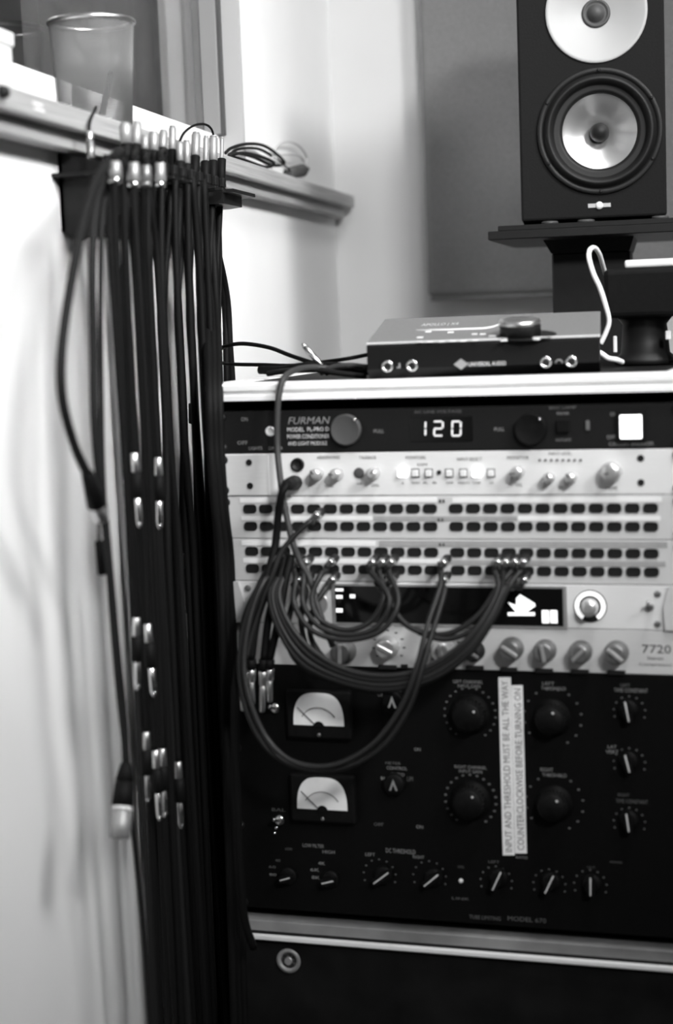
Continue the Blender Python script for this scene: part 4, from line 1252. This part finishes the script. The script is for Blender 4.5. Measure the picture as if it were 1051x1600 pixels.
# special cables that stand apart from the bundle
def special(label, pts, r, m, cat='cable'):
    return cord('hanging_cable', label, cat, [atX(*p) for p in pts], r, m, None, None)

t, P = special('blurred cable bowing far left of the bundle to a black connector', [(190, 236, .092), (176, 246, .096), (154, 275, .100), (134, 330, .104), (113, 430, .106), (97, 540, .106), (97, 620, .106), (116, 695, .105), (137, 742, .104)], .0042, 'cord_dark')
seg(atX(136, 738, .104), atX(158, 812, .104), [('connector_body', 'cord_black', 0.0, 0.70, 0.0052, 0.0085), ('connector_ring', 'nickel', 0.70, 1.0, 0.0070, 0.0065)], t)
t, P = special('cable left of the bundle ending in a large two-part microphone connector', [(186, 240, .085), (168, 262, .092), (150, 320, .096), (144, 420, .098), (146, 540, .098), (147, 640, .098), (153, 730, .098), (164, 815, .098), (174, 920, .099), (184, 1030, .1), (193, 1120, .1), (197, 1195, .1)], .0037, 'cord_dark')
seg(atX(197, 1192, .1), atX(187, 1310, .1), [('connector_boot', 'cord_black', 0.0, 0.25, 0.0050, 0.0086), ('connector_body', 'cord_black', 0.25, 0.58, 0.0086, 0.0100), ('connector_ring', 'white_plastic', 0.58, 0.63, 0.0098, 0.0098), ('connector_shell', 'connector', 0.63, 1.0, 0.0096, 0.0092)], t)
t, P = special('slim cable hanging just right of the microphone connector cable', [(188, 240, .08), (172, 270, .088), (160, 340, .09), (157, 460, .09), (158, 620, .09), (161, 760, .09), (170, 900, .09), (182, 1050, .09), (198, 1200, .09), (212, 1330, .09), (224, 1450, .09), (232, 1560, .09), (240, 1690, .09), (246, 1790, .09)], .0026, 'cord_dark')
t, P = special('thin cable ending in a short dark plug beside the bowing cable', [(176, 252, .08), (158, 300, .085), (148, 400, .086), (150, 600, .086), (152, 750, .086), (155, 845, .086)], .0016, 'cord_grey')
seg(atX(155, 845, .086), atX(160, 898, .086), [('plug_body', 'cord_black', 0.0, 1.0, 0.0042, 0.0042)], t)
t, P = special('black cable swinging out right of the bundle behind the rack top', [(322, 318, .055), (330, 360, .055), (344, 410, .052), (355, 470, .05), (359, 540, .05), (363, 600, .05), (366, 660, .05)], .0042, 'cord_black')
t, P = special('second black cable swinging out right of the bundle, inside the first', [(318, 318, .05), (324, 350, .05), (340, 410, .048), (351, 480, .046), (353, 540, .046), (354, 600, .046), (356, 660, .046)], .0040, 'cord_black')
t, P = special('thin black cable hanging right at the outer edge of the bundle', [(335, 318, .06), (343, 350, .06), (345, 420, .06), (343, 500, .06), (342, 580, .06), (346, 680, .062), (352, 800, .066), (360, 920, .09), (362, 980, .09)], .0018, 'cord_black')
# cables in front of the rack's left edge
for i, (x0, x1, x2, x3, X, lab) in enumerate(((342, 346, 352, 366, .084, 'black cable covering the left edge of the rack, front one'), (334, 340, 349, 360, .078, 'black cable covering the left edge of the rack, behind the front one'),
                                         (326, 336, 345, 356, .086, 'black cable just left of the rack edge'))):
    special(lab, [(x0 - 12, 330, .07 - .01 * i), (x0 - 4, 480, .085 - .005 * i), (x0, 590, .124 - .002 * i), (x0 + 3, 700, .128 - .002 * i), (x0 + 9, 790, .128 - .002 * i), (x0 + 17, 860, .128 - .002 * i), (x0 + 20, 920, .128 - .002 * i), (x0 + 22, 1000, .128 - .002 * i), (x0 + 26, 1150, .128 - .002 * i), (x0 + 34, 1400, .128 - .002 * i), (x0 + 40, 1600, .128 - .002 * i), (x0 + 44, 1720, .128 - .002 * i)], .0044, 'cord_black')
t, P = special('cable painted grey to look lit along the left edge of the big limiter', [(357, 930, .11), (354, 1040, .112), (356, 1110, .112), (361, 1200, .112), (366, 1300, .112), (372, 1380, .112), (378, 1500, .112)], .0030, 'cord_grey')
seg(atX(353, 1035, .114), atX(357, 1110, .114), [('plug_sleeve', 'tinted', 0, 1, .0044, .0038)], t)  # grey cord and pale sleeve put the light on the cable into colour
# dangling connectors close under the hanger
for px, y0, y1, X, lab in ((180, 256, 286, .104, 'short silver connector dangling at the near end of the hanger'), (209, 258, 293, .104, 'short silver connector dangling second from the near end'), (228, 262, 292, .103, 'dull connector dangling third from the near end of the hanger'), (250, 258, 293, .102, 'short silver connector dangling fourth from the near end')):
    a_ = atX(px, y0 - 34, X - .016)
    t, P = cord('short_cable', lab, 'cable', [atX(px + 6, y0 - 22, X - .03), atX(px + 2, y0 - 20, X - .012), atX(px, y0 - 10, X), atX(px, y0, X)], .0030, 'cord_black')
    seg(atX(px, y0 - 4, X), atX(px, y1, X), [('shell', 'connector' if px != 228 else 'dark_knob', 0, 0.78, .0052, .0062), ('end_ring', 'chrome' if px != 228 else 'dark_knob', 0.78, 1.0, .0058, .0058)], t)

# thin wire arcing over the connectors
cord('thin_wire', 'thin black wire arcing over the silver connectors', 'wire', [atX(*p) for p in ((280, 222, .06), (288, 207, .06), (303, 196, .06), (318, 194, .06), (328, 199, .06), (333, 210, .06), (334, 228, .06))], .0014, 'cord_black')
# wire and plug over the ledge under the cup
t, P = cord('thin_wire', 'thin dark wire hanging over the ledge below the mesh cup', 'wire', [atX(*p) for p in ((150, 168, .020), (146, 176, .036), (141, 188, .043), (139, 200, .043), (140, 212, .043))], .0016, 'cord_dark')
seg(atX(140, 206, .043), atX(142, 248, .045), [('plug_sleeve', 'nickel', 0, 0.35, .0034, .0034), ('plug_body', 'dark_knob', 0.35, 1.0, .0042, .0038)], t)

# ================================================================== THINGS ON THE LEDGE
# wire mesh cup
cc = atX(150, 180, -0.001)
cup_c = Vector((-0.001, cc.y, ZL))
cup = Thing('pencil_cup', 'round wire mesh pencil cup standing on the window ledge', 'pencil cup', cup_c)
RT, RB, HC = 0.0435, 0.0370, 0.106
wires = MB()
NV, NR = 120, 50
for k in range(NV):
    a = 2 * math.pi * k / NV
    ca, sa = math.cos(a), math.sin(a)
    wires.tube([cup_c + Vector((RB * ca, RB * sa, 0.002)), cup_c + Vector((RT * ca, RT * sa, HC))], 0.00050, 3)
for j in range(NR):
    t_ = j / NR
    rr = RB + (RT - RB) * t_
    wires.tube([cup_c + Vector((rr * math.cos(2 * math.pi * k / 48), rr * math.sin(2 * math.pi * k / 48), 0.002 + (HC - 0.002) * t_)) for k in range(49)], 0.00050, 3)
cup.part('wire_mesh', wires, 'mesh_wire', kind='stuff')
cup.part('rim', MB().tube([cup_c + Vector((RT * math.cos(2 * math.pi * k / 64), RT * math.sin(2 * math.pi * k / 64), HC)) for k in range(65)], 0.0026, 10), 'nickel')
cup.part('base', MB().lathe([(RB, 0), (RB, 0.0025), (RB * 0.9, 0.003), (0.001, 0.003)], cup_c, (0, 0, 1), 48), 'mesh_wire')
pen = Thing('pen', 'dark pen leaning inside the mesh cup', 'pen', cup_c + Vector((0, 0, 0.003)))
p0 = cup_c + Vector((0.012, -0.018, 0.0065))
p1 = cup_c + Vector((0.006, 0.037, 0.060))
seg(p0, p1, [('barrel', 'cord_dark', 0.06, 0.9, .0034, .0034), ('tip', 'dark_knob', 0.0, 0.06, .0010, .0030), ('cap', 'black_plastic', 0.9, 1.0, .0036, .0030)], pen)

# white box at the left frame edge and a black knob, a scrap of tape on the ledge
a_ = atX(3, 85, 0.0)
wb = Thing('white_box', 'white box on the ledge at the left edge of the picture', 'box', (-0.01, a_.y - 0.04, ZL))
wb.part('body', MB().box(-0.030, 0.010, a_.y - 0.085, a_.y, ZL, ZL + 0.055, 0.002, 2), 'white_plastic')
wb.part('lid', MB().box(-0.032, 0.012, a_.y - 0.087, a_.y + 0.002, ZL + 0.045, ZL + 0.058, 0.002, 2), 'white_plastic')
a_ = atX(-1, 123, 0.038)
child(led, 'screw_cap', MB().lathe([(0.0055, 0), (0.0055, 0.004), (0.0045, 0.007), (0.001, 0.008)], (0.038, a_.y, ZL - 0.008), (1, 0, 0), 18), 'rubber', 'small black cap on the ledge front')
a_ = atX(58, 150, 0.038)
sc_ = MB().box(0.0381, 0.0388, a_.y - 0.012, a_.y + 0.010, ZL - 0.010, ZL - 0.0075).box(0.0381, 0.0388, a_.y - 0.010, a_.y + 0.014, ZL - 0.0145, ZL - 0.012)
solo('tape_scrap', sc_, 'paper', 'torn scrap of white tape on the ledge front', 'tape', origin=(0.038, a_.y, ZL - 0.011))

# coil of thin cable on the ledge
cz = ZL
def ledge_pt(px, py, X=0.016):
    return atX(px, py - 7, X)
t, P = cord('coiled_cable', 'loose coil of thin dark cable on the far part of the ledge', 'cable',
            [ledge_pt(x, y, X) for x, y, X in ((352, 246, .015), (362, 238, .018), (385, 232, .02), (410, 234, .02), (430, 246, .02), (444, 262, .02), (425, 265, .018), (395, 252, .012), (366, 246, .010), (358, 250, .018), (380, 246, .024), (408, 252, .024), (428, 262, .024), (415, 268, .02), (385, 258, .015), (362, 250, .012), (372, 240, .008), (405, 240, .008), (432, 256, .012), (446, 268, .02), (452, 273, .02))], .0022, 'cord_dark', step=6)
t2, P = cord('pale_cable', 'pale thin cable looped up beside the dark coil on the ledge', 'cable',
             [ledge_pt(x, y, X) for x, y, X in ((424, 270, .018), (428, 245, .016), (438, 231, .014), (455, 229, .012), (470, 238, .012), (480, 256, .014), (474, 270, .02), (456, 274, .02), (440, 266, .02), (430, 252, .018), (448, 248, .016), (470, 252, .018), (477, 268, .02))], .0016, 'tinted', step=6)
t3 = Thing('wall_plug', 'dark stubby plug lying at the end of the ledge coil', 'plug', ledge_pt(463, 280, .018))
seg(ledge_pt(450, 278, .018), ledge_pt(477, 272, .018), [('plug_body', 'rubber_grey', 0, 0.8, .0085, .0100), ('plug_neck', 'cord_dark', 0.8, 1.15, .0060, .0030)], t3)
